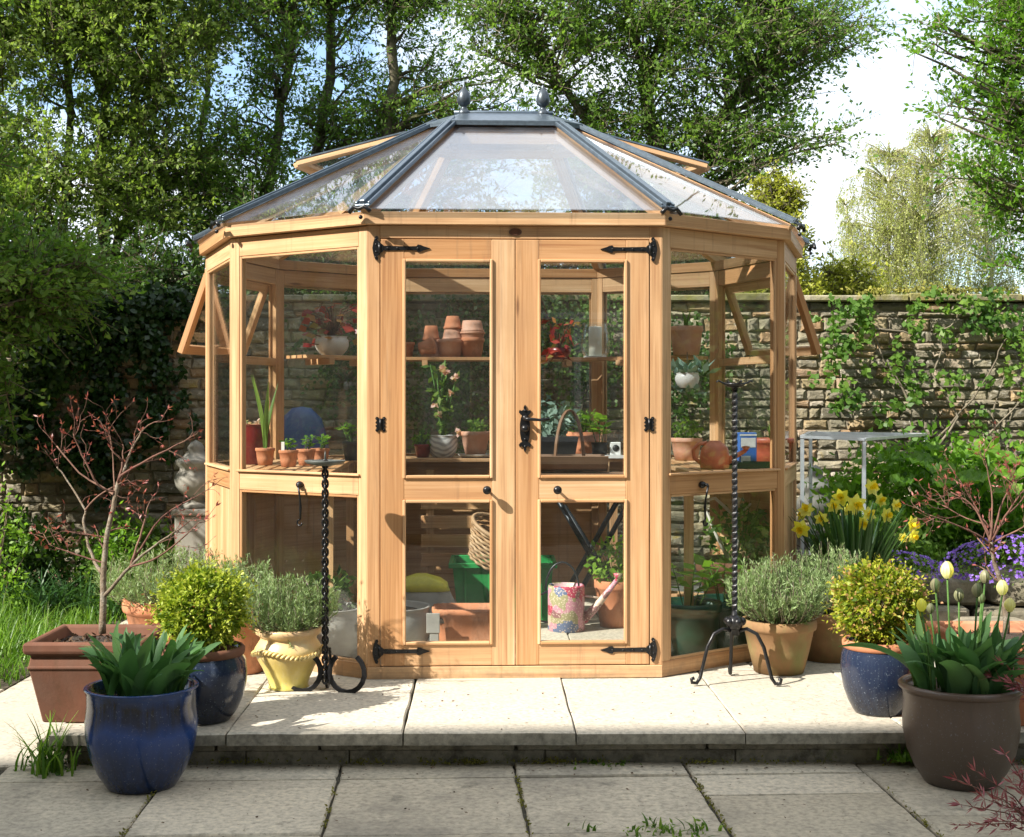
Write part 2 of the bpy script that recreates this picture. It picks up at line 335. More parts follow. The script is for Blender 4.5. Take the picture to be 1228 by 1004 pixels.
    def ball(s, c, r, n=12, sz=1, rnd=None):
        s.lathe([(max(1e-6, r*math.sin(PI*i/8)), -r*sz*math.cos(PI*i/8)) for i in range(9)], n, c, rnd=rnd)
    def build(s, name, mat, parent=None, bevel=0, loc=None):
        me = bpy.data.meshes.new(name)
        off = Vector(loc) if loc is not None else Vector((0,0,0))
        me.from_pydata([tuple(Vector(p)-off) for p in s.v], [], s.f)
        uvl = me.uv_layers.new(name='UVMap'); flat = [x for q in s.uv for p in q for x in p]
        uvl.data.foreach_set('uv', flat)
        a = me.attributes.new('rnd', 'FLOAT', 'POINT'); a.data.foreach_set('value', s.rnd)
        me.polygons.foreach_set('use_smooth', s.sm); me.materials.append(mat); me.update()
        o = bpy.data.objects.new(name, me); col.objects.link(o)
        if parent: o.parent = parent
        if loc is not None: o.location = loc
        if bevel:
            b = o.modifiers.new('bevel', 'BEVEL'); b.width = bevel; b.segments = 1; b.limit_method = 'ANGLE'; b.angle_limit = R(50)
        return o

class LB:
    """leaf builder: many small quads, numpy"""
    def __init__(s): s.v = []; s.r = []
    def leaves(s, P, size, asp=.5, dirs=None, spread=1.0, rnd=None, jit=.35, nrm=None, fold=0):
        P = np.asarray(P, float); n = len(P)
        a = RS.normal(size=(n, 3)) if dirs is None else np.asarray(dirs, float)+RS.normal(size=(n, 3))*spread
        a /= np.linalg.norm(a, axis=1)[:, None]+1e-9
        b = RS.normal(size=(n, 3)) if nrm is None else np.cross(a, np.asarray(nrm, float)+RS.normal(size=(n, 3))*.35)
        b -= a*(a*b).sum(1)[:, None]; b /= np.linalg.norm(b, axis=1)[:, None]+1e-9
        L_ = size*(1+jit*RS.uniform(-1, 1, n))[:, None]; W = L_*asp/2
        q = np.stack([P, P+a*L_*.45+b*W, P+a*L_, P+a*L_*.45-b*W], 1)
        s.v.append(q.reshape(-1, 3)); r = RS.uniform(0, 1, n) if rnd is None else np.clip(rnd+RS.normal(size=n)*.12, 0, 1)
        s.r.append(np.repeat(r, 4))
    def ribbon(s, pts, w, rnd=None, sidev=None, fold=.0):
        """strip along pts (k,3) with widths w (k)"""
        pts = np.asarray(pts, float); k = len(pts); w = np.asarray(w)
        d = np.gradient(pts, axis=0); d /= np.linalg.norm(d, axis=1)[:, None]+1e-9
        sv = RS.normal(size=3) if sidev is None else np.asarray(sidev, float)
        b = sv-d*(d@sv)[:, None]; b /= np.linalg.norm(b, axis=1)[:, None]+1e-9
        up = np.cross(b, d)*(w*fold)[:, None]
        l = pts-b*w[:, None]+up; r_ = pts+b*w[:, None]+up
        r = RS.uniform() if rnd is None else rnd
        halves = ((l, pts), (pts, r_)) if fold else ((l, r_),)
        for A, B in halves:
            q = np.stack([A[:-1], B[:-1], B[1:], A[1:]], 1); s.v.append(q.reshape(-1, 3)); s.r.append(np.full(4*(k-1), r))
    def build(s, name, mat, parent=None, smooth=False, loc=None):
        v = np.concatenate(s.v).astype(np.float32); r = np.concatenate(s.r).astype(np.float32); n = len(v)//4
        if loc is not None: v = v-np.array(loc, np.float32)
        me = bpy.data.meshes.new(name); me.vertices.add(4*n); me.vertices.foreach_set('co', v.ravel())
        me.loops.add(4*n); me.loops.foreach_set('vertex_index', np.arange(4*n, dtype=np.int32))
        me.polygons.add(n); me.polygons.foreach_set('loop_start', np.arange(0, 4*n, 4, dtype=np.int32))
        a = me.attributes.new('rnd', 'FLOAT', 'POINT'); a.data.foreach_set('value', r)
        me.materials.append(mat); me.update(calc_edges=True)
        if smooth:
            import bmesh
            bm = bmesh.new(); bm.from_mesh(me); bmesh.ops.remove_doubles(bm, verts=bm.verts, dist=1e-5)
            for f in bm.faces: f.smooth = True
            bm.to_mesh(me); bm.free()
        o = bpy.data.objects.new(name, me); col.objects.link(o)
        if parent: o.parent = parent
        if loc is not None: o.location = loc
        return o

def tag(o, label=None, cat=None, group=None, kind=None):
    if label: o['label'] = label
    if cat: o['category'] = cat
    if group: o['group'] = group
    if kind: o['kind'] = kind
    return o
def thing(name, loc, label, cat, group=None, rz=0):
    o = bpy.data.objects.new(name, None); col.objects.link(o); o.location = loc; o.rotation_euler = (0, 0, rz)
    o.empty_display_size = .1
    return tag(o, label, cat, group)
def T(*a): return Matrix.Translation(Vector(a))
def RZ(a): return Matrix.Rotation(a, 4, 'Z')
def sph(n, c, r, shell=0.0):
    d = RS.normal(size=(n, 3)); d /= np.linalg.norm(d, axis=1)[:, None]
    rr = (shell**3+(1-shell**3)*RS.uniform(0, 1, n))**(1/3.)
    return np.array(c)+d*rr[:, None]*np.array(r), d
#PART2
EXPO = 1.12
def under(o, root):
    o.parent = root; o.matrix_parent_inverse = Matrix.Translation(root.location).inverted(); return o

# ------------------------------------------------------------------ world, light, camera
w = bpy.data.worlds.new('World'); sc.world = w; w.use_nodes = True; nt = w.node_tree; nt.nodes.clear()
SUN = Vector((1.6, 1.0, -1.5)).normalized()
el = math.asin(-SUN.z); az = math.atan2(-SUN.x, -SUN.y)
sky = nt.nodes.new('ShaderNodeTexSky'); sky.sky_type = 'NISHITA'; sky.sun_disc = False
sky.sun_elevation = el; sky.sun_rotation = az; sky.air_density = 1.0; sky.dust_density = 1.2; sky.ozone_density = 1.5
tcw = nt.nodes.new('ShaderNodeTexCoord').outputs['Generated']
cn = noise(nt, mapping(nt, tcw, (1, 1, 2.2), (.35, .1, .3)), 2.6, 8, .58, .4)
sz = nd(nt, 'ShaderNodeSeparateXYZ'); nt.links.new(tcw, sz.inputs[0])
el_ = nd(nt, 'ShaderNodeMapRange'); el_.inputs['From Min'].default_value = .42; el_.inputs['From Max'].default_value = .72; el_.inputs['To Max'].default_value = .09
nt.links.new(sz.outputs[2], el_.inputs['Value']); cn = mathn(nt, 'ADD', cn, el_.outputs[0])
cm = ramp(nt, cn, [(.43, (0,0,0)), (.58, (1,1,1))])
cc = ramp(nt, noise(nt, tcw, 5, 5), [(.34, (3.7,4.2,4.9)), (.62, (5.4,5.5,5.5))])
bg = nt.nodes.new('ShaderNodeBackground'); bg.inputs['Strength'].default_value = .14
nt.links.new(mixc(nt, cm, sky.outputs[0], cc), bg.inputs['Color'])
wo = nt.nodes.new('ShaderNodeOutputWorld'); nt.links.new(bg.outputs[0], wo.inputs[0])
ld = bpy.data.lights.new('sun', 'SUN'); ld.energy = 4.9; ld.angle = R(.55); ld.color = (1, .945, .86)
lo = bpy.data.objects.new('sun', ld); col.objects.link(lo); lo.rotation_euler = SUN.to_track_quat('-Z', 'Y').to_euler(); lo.location = (-6, -6, 8)
cd = bpy.data.cameras.new('camera'); cam = bpy.data.objects.new('camera', cd); col.objects.link(cam); sc.camera = cam
cam.location = (0, 0, CAMZ); cam.rotation_euler = (R(90), 0, 0)
cd.sensor_fit = 'HORIZONTAL'; cd.sensor_width = 36; cd.lens = 36*F/1228; cd.clip_end = 1000; cd.clip_start = .05
cd.shift_x = (614-CX)/1228; cd.shift_y = -(502-CY)/1228
sc.view_settings.view_transform = 'Standard'; sc.view_settings.look = 'None'; sc.view_settings.gamma = 1
sc.view_settings.exposure = EXPO
sc.cycles.transparent_max_bounces = 40; sc.cycles.max_bounces = 8; sc.cycles.transmission_bounces = 10
sc.cycles.diffuse_bounces = 3; sc.cycles.glossy_bounces = 5

# ------------------------------------------------------------------ setting: ground, paving, terrace
b = MB(); b.add([(-250,-60,-.03),(250,-60,-.03),(250,400,-.03),(-250,400,-.03)], [(0,1,2,3)])
M['meadow'] = tintmat('meadow', [(0, (.035,.06,.015)), (1, (.05,.08,.02))], scale=3, bmp=1, bd=.05, extra=[(8, .5, .65, (.06,.05,.03), .6)])
tag(b.build('ground', M['meadow']), kind='structure')

def slabs(name, mat, rot, cells, z0, z1, gap=.006, piv=(0,0)):
    b = MB(); m = T(piv[0], piv[1], 0) @ RZ(rot) @ T(-piv[0], -piv[1], 0)
    for (x0, x1, y0, y1) in cells:
        j = lambda: random.uniform(-.004, .004)
        g = gap/2; dz = random.uniform(-.003, .003); e = .006
        r = random.random()
        pts = [(x0+g+j(), y0+g+j()), (x1-g+j(), y0+g+j()), (x1-g+j(), y1-g+j()), (x0+g+j(), y1-g+j())]
        # subdivided worn edge
        out = []
        for k in range(4):
            a, c = pts[k], pts[(k+1) % 4]; n = 10
            for q in range(n):
                t = q/n; out.append((a[0]+(c[0]-a[0])*t+random.uniform(-.0025,.0025), a[1]+(c[1]-a[1])*t+random.uniform(-.0035,.0035)))
        cx = sum(p[0] for p in out)/len(out); cy = sum(p[1] for p in out)/len(out); n = len(out)
        low = [m @ Vector((x, y, z0)) for x, y in out]; mid = [m @ Vector((x, y, z1+dz-e)) for x, y in out]
        top = [m @ Vector((x+(cx-x)*e/.35, y+(cy-y)*e/.35, z1+dz)) for x, y in out]
        vs = low+mid+top
        fs = [(k, (k+1) % n, n+(k+1) % n, n+k) for k in range(n)]+[(n+k, n+(k+1) % n, 2*n+(k+1) % n, 2*n+k) for k in range(n)]+[tuple(range(2*n, 3*n))]
        b.add(vs, fs, None, r)
    return tag(b.build(name, mat), kind='structure')
# lower patio: 60 cm columns, each with its own row joints
cells = []
xs = [-4.6, -4.0, -3.4, -2.8, -2.25, -1.72, -1.14, -.55, .06, .66, 1.27, 1.88, 2.5, 3.1, 3.7, 4.3]
rows = {5: [1.6,2.2,2.8,3.4,4.02,4.62], 6: [1.6,2.4,3.0,3.6,4.02,4.6], 7: [1.6,2.2,2.8,3.4,3.99,4.6], 8: [1.6,2.2,2.8,3.4,3.99,4.6], 9: [1.6,2.3,2.9,3.5,4.36,4.6], 10: [1.6,2.1,2.9,3.5,4.11,4.6], 11: [1.6,2.2,2.9,3.7,4.11,4.6]}
for i in range(len(xs)-1):
    rr = rows.get(i, [1.6,2.3,2.9,3.5,4.1,4.6])
    rr = [-.9, -.3, .3, 1.0]+rr
    for a, c in zip(rr[:-1], rr[1:]): cells.append((xs[i], xs[i+1], a, c))
    if xs[i] > -1.75: cells.append((xs[i], xs[i+1], 4.6, 4.83))
slabs('patio', M['slab_dk'], .045, cells, -.02, .0, .009, (0, 4.6))
# paving at the left of the terrace in the terrace slab colour, continuing as a path
cells = []
for i, x0 in enumerate([-4.6, -4.0, -3.4, -2.8, -2.2]):
    ys = [4.72, 5.35, 6.0] if i < 4 else [4.72, 5.2, 5.75, 6.3, 6.9, 7.5, 8.1]
    for a, c in zip(ys[:-1], ys[1:]): cells.append((x0, x0+.6, a, c))
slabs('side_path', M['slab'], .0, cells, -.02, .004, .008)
b = MB(); b.box(-4.7, 4.6, -1.2, 8.4, -.028, -.012); tag(b.build('paving_bed', M['joint']), kind='structure')
# terrace: overhanging slabs on a stone riser
TR = .012
m = T(0, 4.72, 0) @ RZ(TR) @ T(0, -4.72, 0)
b = MB(); x = -1.53
while x < 4.6:
    wd = random.uniform(.35, .8)
    b.box(x, x+wd-.004, 4.775+random.uniform(-.004,.004), 4.95, -.02, .048, 0, mat=m)
    b.box(x-.1, x+wd-.11, 4.765+random.uniform(-.003,.003), 4.95, .05, .083, 0, mat=m); x += wd
b.box(-1.51, 4.6, 4.80, 8.5, -.02, .082, 0, mat=m)
x = 4.96
while x < 8.3: b.box(-1.535, -1.3, x, x+.4, -.02, .082, 1, mat=m); x += .405
tag(b.build('terrace_riser', M['riser'], bevel=.004), kind='structure')
cells = []
for r_, (ya, yb, off) in enumerate([(4.70, 5.80, 0), (5.80, 6.40, .25), (6.40, 7.0, .1), (7.0, 7.6, .3), (7.6, 8.2, 0), (8.2, 8.5, .2)]):
    xx = [-1.57, -.955, -.337, .268, .866, 1.44, 2.05, 2.66, 3.27, 3.9, 4.5]
    if r_: xx = [-1.57]+[q+off for q in xx[:-1]]
    for a, c in zip(xx[:-1], xx[1:]): cells.append((a, c, ya+(random.uniform(-.008,.008) if r_ == 0 else 0), yb))
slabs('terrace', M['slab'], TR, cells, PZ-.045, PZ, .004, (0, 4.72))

# lawn of long grass (left)
lb = LB(); n = 0
def tuft(lb, x, y, z, nb, h, sp, w=.0035):
    for _ in range(nb):
        a = random.uniform(0, 2*PI); hh = h*random.uniform(.5, 1.15); s_ = sp*random.uniform(.2, 1)
        bx, by = x+random.gauss(0, .025), y+random.gauss(0, .025)
        t = np.linspace(0, 1, 5)[:, None]
        d = np.array([math.cos(a), math.sin(a), 0])
        p = np.array([bx, by, z])+d*s_*t**2*hh+np.array([0, 0, 1])*hh*(t-.35*s_*t**2)
        lb.ribbon(p, w*np.array([1, 1, .8, .5, .1]), sidev=[-d[1], d[0], random.uniform(-.3,.3)])
for i in range(1500):
    x = random.uniform(-4.4, -2.0); y = random.uniform(6.0, 8.7)
    if x > -2.3 and y < 8.15: continue
    if y < 6.25 and random.random() < .5: continue
    cl = (math.sin(x*5.1+y*3)+math.sin(y*7-x*2)+2)/4
    tuft(lb, x, y, -.02, 7, .10+.16*cl, .9)
for i in range(120): tuft(lb, random.uniform(-2.45, -2.2), random.uniform(6.0, 8.2), -.01, 5, .11, 1.0)
tag(lb.build('grass', L['grass']), kind='stuff')
b = MB(); b.box(-4.7, -2.22, 6.02, 9.0, -.027, -.005); b.box(-2.25, -.9, 8.2, 9.2, -.027, .02)
tag(b.build('lawn_soil', M['earth']), kind='structure')
# weeds in paving joints
def weed(x, y, z, n, h, label, group=None, mat='grass', bx=.05):
    t = thing('weed', (x, y, z), label, 'weed', group); lb = LB()
    for _ in range(n): tuft(lb, random.gauss(0, bx), random.gauss(0, bx*.35), 0, 4, h, 1.0, .005)
    lb.leaves(np.stack([RS.normal(0, bx, 60), RS.normal(0, bx*.5, 60), RS.uniform(.0, h*.35, 60)], 1), .018, .6)
    lb.build('leaves', L[mat], t); return t
weed(GX(57, 4.72)+.02, 4.66, .0, 15, .21, 'tuft of grassy weeds growing at the left end of the stone step', bx=.06)
weed(GX(790, 4.02), 4.0, .0, 12, .045, 'small green seedlings in the paving joint at the bottom edge', mat='mid', bx=.09)
weed(GX(1083, 4.75), 4.74, .02, 6, .07, 'green weed sprouting between the step and the brown tulip pot', mat='bright', bx=.03)
weed(GX(727, 4.75), 4.755, .0, 5, .022, 'low moss and weed at the foot of the step riser', mat='mid', bx=.05)

# ------------------------------------------------------------------ garden wall
def stone_wall(name, label, p0, p1, top, thick=.35, cap=True):
    p0 = Vector(p0); p1 = Vector(p1); ln = (p1-p0).length; ang = math.atan2(p1.y-p0.y, p1.x-p0.x)
    root = thing(name, (p0.x, p0.y, 0), label, 'wall', None, ang)
    b = MB(); b.box(0, ln, .016, thick, -.1, top-.01); b.build('core', M['mortar'], root)
    b = MB(); z = -.05
    while z < top-.03:
        h = random.uniform(.042, .098); h = min(h, top-z)
        x = -random.uniform(0, .2)
        while x < ln:
            wd = random.choice((random.uniform(.07,.16), random.uniform(.12,.30))); d = random.uniform(-.010, .010); g = .0035; e = random.uniform(.008, .018)
            j = lambda s_=.007: random.uniform(-s_, s_)
            o = [(x+g+j(), z+g+j()), (x+wd-g+j(), z+g+j()), (x+wd-g+j(), z+h-g+j()), (x+g+j(), z+h-g+j())]
            nn = []
            for k in range(4):
                a, c = o[k], o[(k+1) % 4]
                for t_ in (0, .33, .66): nn.append((a[0]+(c[0]-a[0])*t_+j(.005), a[1]+(c[1]-a[1])*t_+j(.005)))
            cx, cz = x+wd/2, z+h/2; N = len(nn)
            back = [(u, .045, v) for u, v in nn]; mid = [(u, d+.012, v) for u, v in nn]
            fr = [(u+(cx-u)*e*2/wd*1.2, d+j(.004)-.004, v+(cz-v)*e*2/h) for u, v in nn]
            fs = [(k, (k+1) % N, N+(k+1) % N, N+k) for k in range(N)]+[(N+k, N+(k+1) % N, 2*N+(k+1) % N, 2*N+k) for k in range(N)]
            cen = (cx, d-.008+j(.005), cz); vs = back+mid+fr+[cen]
            fs += [(2*N+k, 2*N+(k+1) % N, 3*N) for k in range(N)]
            b.add(vs, fs, None, random.random()); x += wd
        z += h
    b.build('stone', M['stone'], root)
    if cap:
        b = MB(); x = 0
        while x < ln:
            wd = random.uniform(.25, .6)
            b.box(x+.004, x+wd-.004, -.05+random.uniform(-.015, .015), thick+.05, top+.002, top+.05+random.uniform(-.008,.012), 0); x += wd
        b.build('coping', M['coping'], root, bevel=.008)
    return root
M['coping'] = tintmat('coping_stone', [(0, (.20,.18,.11)), (1, (.33,.30,.22))], scale=12, bmp=.9, bd=.02, extra=[(4, .45, .6, (.20,.19,.04), .8), (9, .55, .65, (.30,.22,.08), .6)])
WY = 9.2
stone_wall('garden_wall', 'old coursed stone garden wall with flat mossy coping behind the greenhouse', (-5.4, WY, 0), (6.2, WY+.12, 0), 1.98)
# ------------------------------------------------------------------ house behind the camera (it casts the foreground shade)
hr = thing('house', (0, -2.27, 0), 'stone house behind the photographer that shades the foreground paving', 'house', None, .03)
HH = 11.0
b = MB(); b.box(-18, 3.5, -7, 0, -.1, HH-.2); b.build('wall', M['render'], hr)
b = MB()
b.hexa([(-18.3,-3.6,HH+1.9),(3.8,-3.6,HH+1.9),(3.8,.14,HH-.12),(-18.3,.14,HH-.12),(-18.3,-3.6,HH+2.0),(3.8,-3.6,HH+2.0),(3.8,.14,HH),(-18.3,.14,HH)])
b.hexa([(-18.3,-7.3,HH-.12),(3.8,-7.3,HH-.12),(3.8,-3.6,HH+1.9),(-18.3,-3.6,HH+1.9),(-18.3,-7.3,HH),(3.8,-7.3,HH),(3.8,-3.6,HH+2.0),(-18.3,-3.6,HH+2.0)])
b.build('roof', M['slateroof'], hr)
for (x, z0, z1, wd) in [(-2.6,.1,2.3,2.0),(1.4,.9,2.2,1.3),(-2.4,3.3,4.5,1.2),(1.4,3.3,4.5,1.2),(-7,.9,2.2,1.2),(-7,3.3,4.5,1.2)]:
    b = MB()
    b.box(x-wd/2, x+wd/2, .01, .07, z0, z0+.07); b.box(x-wd/2, x+wd/2, .01, .07, z1-.07, z1)
    k = max(2, round(wd/.55))
    for q in range(k+1): xx = x-wd/2+(wd-.07)*q/k; b.box(xx, xx+.07, .012, .065, z0+.07, z1-.07)
    fr = b.build('window', M['whitepaint'], hr)
    b = MB(); b.box(x-wd/2+.03, x+wd/2-.03, .02, .04, z0+.04, z1-.04); b.build('pane', M['darkglass'], fr)

# ------------------------------------------------------------------ greenhouse
GH = thing('greenhouse', (.0693, 5.583, PZ), 'ten-sided cedar greenhouse with glass walls and double doors on the stone terrace', 'greenhouse', None, .0388)
GM = T(.0693, 5.583, PZ) @ RZ(.0388)
def GL(x, y, z): return GM @ Vector((x, y, z))
C1, C2, C3 = (.617, .045), (1.252, .506), (1.495, 1.22)
V = [(-C1[0], C1[1]), C1, C2, C3, (C2[0], 1.934), (C1[0], 2.395), (-C1[0], 2.395), (-C2[0], 1.934), (-C3[0], 1.22), (-C2[0], C2[1])]
V = [Vector(p) for p in V]
def offs(d):
    """polygon moved inwards by d (outwards when negative)"""
    out = []
    for i in range(10):
        a, p, c = V[i-1], V[i], V[(i+1) % 10]
        n1 = (p-a).normalized(); n1 = Vector((-n1.y, n1.x)); n2 = (c-p).normalized(); n2 = Vector((-n2.y, n2.x))
        bs = (n1+n2).normalized(); out.append(p+bs*(d/bs.dot(n1)))
    return out
def ring(b, i, d0, d1, z0, z1):
    o, n = offs(d0), offs(d1); j = (i+1) % 10
    c = [(o[i].x,o[i].y,z0),(o[j].x,o[j].y,z0),(n[j].x,n[j].y,z0),(n[i].x,n[i].y,z0)]
    b.hexa(c+[(x, y, z1) for x, y, _ in c], 0)
def bay(i):
    a, c = V[i], V[(i+1) % 10]; u = (c-a).normalized(); ln = (c-a).length
    m = Matrix(((u.x, -u.y, 0, a.x), (u.y, u.x, 0, a.y), (0, 0, 1, 0), (0, 0, 0, 1))); return m, ln
def glass(b, m, u0, u1, z0, z1, w=.018): b.box(u0, u1, w, w+.004, z0, z1, 0, mat=m)
SILL, MID0, MID1, HEAD, TOP = .066, .765, .845, 1.807, 1.892
boarded = (2, 3, 5, 6, 7, 8)
b = MB()
for i in range(10): ring(b, i, 0 if i else -.004, .06, 0, SILL if i else .052)
b.build('base_sill', M['cedar'], GH, bevel=.002)
b = MB()
for i in range(10): ring(b, i, -.03, .05, 1.893, 1.945)
b.build('eaves_board', M['cedar'], GH, bevel=.002)
for i in range(1, 10):
    m, ln = bay(i); b = MB(); st = .048; zt = TOP-.0004*i
    for u0 in (0, ln-st):
        b.box(u0, u0+st, 0, .045, SILL, zt, 2, mat=m)
    b.box(st, ln-st, .001, .042, HEAD, zt, 0, mat=m)
    b.box(st, ln-st, .001, .042, MID0, MID1, 0, mat=m)
    # projecting glazing beads
    for (z0, z1) in ([(MID1, HEAD)] if i in boarded else [(MID1, HEAD), (SILL, MID0)]):
        b.box(st, st+.011, .004, .016, z0, z1, 2, mat=m); b.box(ln-st-.011, ln-st, .004, .016, z0, z1, 2, mat=m)
        b.box(st+.011, ln-st-.011, .004, .016, z0, z0+.011, 0, mat=m); b.box(st+.011, ln-st-.011, .004, .016, z1-.011, z1, 0, mat=m)
    b.box(st*.8, ln-st*.8, -.012, .03, MID1+.0006, MID1+.010, 0, mat=m)       # drip moulding
    if i in (3, 7): b.box(st, ln-st, .001, .042, 1.36, 1.40, 0, mat=m)
    pn = b.build('wall_frame', M['cedar'], GH, bevel=.002)
    g = MB()
    glass(g, m, st, ln-st, MID1, 1.36 if i in (3, 7) else HEAD)
    if i not in boarded: glass(g, m, st, ln-st, SILL, MID0)
    g.build('glass_pane', M['glass'], pn)
    if i in boarded:
        g = MB(); k = max(6, round((ln-2*st)/.085)); wd = (ln-2*st)/k
        for q in range(k): g.box(st+q*wd+.0015, st+(q+1)*wd-.0015, .012, .03, SILL, MID0, 2, mat=m)
        g.box(st, ln-st, .02, .034, SILL, MID0, 0, mat=m)
        g.build('board_panel', M['cedar'], pn, bevel=.002)
# front: posts, head board
m0, L0 = bay(0)
b = MB(); PW = .052
for u0 in (0, L0-PW): b.box(u0, u0+PW, 0, .06, .052, 1.8915, 2, mat=m0)
b.box(PW, L0-PW, .001, .06, 1.838, 1.8915, 0, mat=m0)
b.box(PW, L0-PW, .058, .075, .052, 1.838, 2, mat=m0) if False else None
b.build('door_frame', M['cedar'], GH, bevel=.002)
b = MB(); b.plate([(.016*math.cos(a)*1.7, .016*math.sin(a)) for a in [2*PI*k/20 for k in range(20)]], m0 @ Matrix(((1,0,0,L0/2),(0,0,1,-.004),(0,1,0,1.866),(0,0,0,1))), .004)
pl = b.build('plaque', M['brass'], GH)
b = MB(); b.plate([(.013*math.cos(a)*1.7, .012*math.sin(a)) for a in [2*PI*k/20 for k in range(20)]], m0 @ Matrix(((1,0,0,L0/2),(0,0,1,-.0055),(0,1,0,1.866),(0,0,0,1))), .0015)
b.build('plaque_face', M['terra_dk'], pl)
# strap hinge outline (pointing +u)
def FP(u, z, w, flip=1): return m0 @ Matrix(((flip,0,0,u),(0,0,-1,w),(0,1,0,z),(0,0,0,1)))
def strap_hinge(u, z, fl, parent):
    b = MB(); m = FP(u, z, -.001, fl)
    up = [(0,.006),(.02,.010),(.06,.009),(.12,.008),(.15,.009),(.155,.016),(.168,.014),(.178,.009),(.205,.001)]
    b.plate(up+[(x, -y) for x, y in reversed(up)], m, .006)
    pl_ = [(-.030,-.022),(-.024,-.042),(-.020,-.050),(-.012,-.050),(-.008,-.042),(-.013,-.034),(-.004,-.026),(.004,-.018),(.012,-.012),(.012,.012),(.004,.018),(-.004,.026),(-.013,.034),(-.008,.042),(-.012,.050),(-.020,.050),(-.024,.042),(-.030,.022),(-.034,.0)]
    b.plate(pl_, FP(u, z, -.002, fl), .007)
    b.tube([m @ Vector((-.004, -.022, .008)), m @ Vector((-.004, .022, .008))], .006, 8)
    for (x, y) in [(.03,0),(.07,0),(.11,0),(.155,0),(-.02,.038),(-.02,-.038),(-.018,.015),(-.018,-.015)]: b.ball(m @ Vector((x, y, .007)), .0045, 8)
    return b.build('strap_hinge', M['iron'], parent)
def small_hinge(u, z, parent):
    b = MB(); m = FP(u, z, -.001)
    for s_ in (-1, 1):
        q = [(0,-.022),(.006*s_,-.022),(.010*s_,-.030),(.018*s_,-.031),(.022*s_,-.024),(.016*s_,-.015),(.022*s_,-.006),(.014*s_,0),(.022*s_,.006),(.016*s_,.015),(.022*s_,.024),(.018*s_,.031),(.010*s_,.030),(.006*s_,.022),(0,.022)]
        b.plate(q if s_ > 0 else q[::-1], m, .005)
    b.tube([m @ Vector((0, -.024, .006)), m @ Vector((0, .024, .006))], .005, 8)
    for sx in (-1, 1):
        for sy in (-1, 1): b.ball(m @ Vector((sx*.014, sy*.022, .005)), .003, 8)
    return b.build('small_hinge', M['iron'], parent)
def door(u0, u1, left):
    b = MB(); S = .098; z0, z1 = .056, 1.834; la, lb_, ua = .149, .742, .843; ub = 1.746
    W0 = -.003; D = .042
    b.box(u0, u0+S, W0, D, z0, z1, 2, mat=m0); b.box(u1-S, u1, W0, D, z0, z1, 2, mat=m0)
    for (p, q) in ((z0, la), (lb_, ua), (ub, z1)): b.box(u0+S, u1-S, W0+.0008, D-.001, p, q, 0, mat=m0)
    d = b.build('door', M['cedar'], GH, bevel=.002)
    for (p, q) in ((la, lb_), (ua, ub)):
        t = MB(); e = .016; x0, x1 = u0+S, u1-S
        for (A, B_, C_, D_, ax) in ((x0-.006, x0+.007, p-.006, q+.006, 2), (x1-.007, x1+.006, p-.006, q+.006, 2), (x0+.007, x1-.007, p-.006, p+.007, 0), (x0+.007, x1-.007, q-.007, q+.006, 0)):
            t.box(A, B_, -.012, .016, C_, D_, ax, mat=m0)
        t.build('glazing_bead', M['cedar'], d, bevel=.003)
        t = MB(); glass(t, m0, x0, x1, p, q); t.build('glass_pane', M['glass'], d)
    fl = 1 if left else -1; hx = u0 if left else u1
    strap_hinge(hx, 1.796, fl, d); strap_hinge(hx, .117, fl, d); small_hinge(hx, 1.063, d)
    k = MB(); kx = u1-.118 if left else u0+.172
    m = FP(kx, .79, 0)
    k.lathe([(.001,0),(.012,.001),(.012,.004),(.006,.008),(.005,.03),(.013,.036),(.018,.045),(.017,.056),(.008,.062),(.0001,.063)], 20)
    k.v = [tuple(m @ Vector(p)) for p in k.v]; k.build('knob', M['iron'], d)
    return d
GAP = .003
door(PW+GAP, L0/2-GAP/2, True); dr = door(L0/2+GAP/2, L0-PW-GAP, False)
# lever handle with its fleur plate
b = MB(); m = FP(L0/2+.040, 1.045, -.003)
half = [(.0,-.100),(.006,-.088),(.004,-.080),(.014,-.074),(.022,-.078),(.026,-.068),(.018,-.058),(.012,-.056),(.017,-.044),(.021,-.02),(.021,.02),(.017,.044),(.012,.056),(.018,.058),(.026,.068),(.022,.078),(.014,.074),(.004,.080),(.006,.088),(.0,.100)]
b.plate(half+[(-x, y) for x, y in reversed(half[1:-1])], m, .006)
b.ball(m @ Vector((0, .045, .009)), .012, 12); b.ball(m @ Vector((0, .0, .012)), .017, 12)
b.tube([m @ Vector(p) for p in [(0,.04,.008),(0,.04,.04),(.012,.04,.046),(.06,.036,.046),(.10,.040,.044)]], [.008,.008,.008,.006,.007], 10)
for y in (-.075, .075, -.02, -.045): b.ball(m @ Vector((0, y, .007)), .005, 8)
b.build('handle', M['iron'], dr)
# cabin hooks on the two front bays
def hook(i, f):
    m_, ln = bay(i); u = ln*f
    m = m_ @ Matrix(((1,0,0,u),(0,0,-1,0),(0,1,0,.80),(0,0,0,1))); b = MB()
    b.ball(m @ Vector((0,0,.008)), .017, 12, .9); b.tube([m @ Vector((0,0,.01)), m @ Vector((.012,0,.028)), m @ Vector((.012,-.01,.03))], .007, 8)
    b.tube([m @ Vector(p) for p in [(.012,-.008,.03),(.011,-.06,.018),(.010,-.10,.014),(.011,-.15,.016)]], [.005,.004,.006,.004], 8)
    b.tube([m @ Vector((.011+.013*math.cos(a)-.002, -.163+.013*math.sin(a), .018)) for a in [PI*.5+q*PI/8 for q in range(13)]], .004, 6)
    b.build('cabin_hook', M['iron'], GH)
hook(9, .53); hook(1, .30)
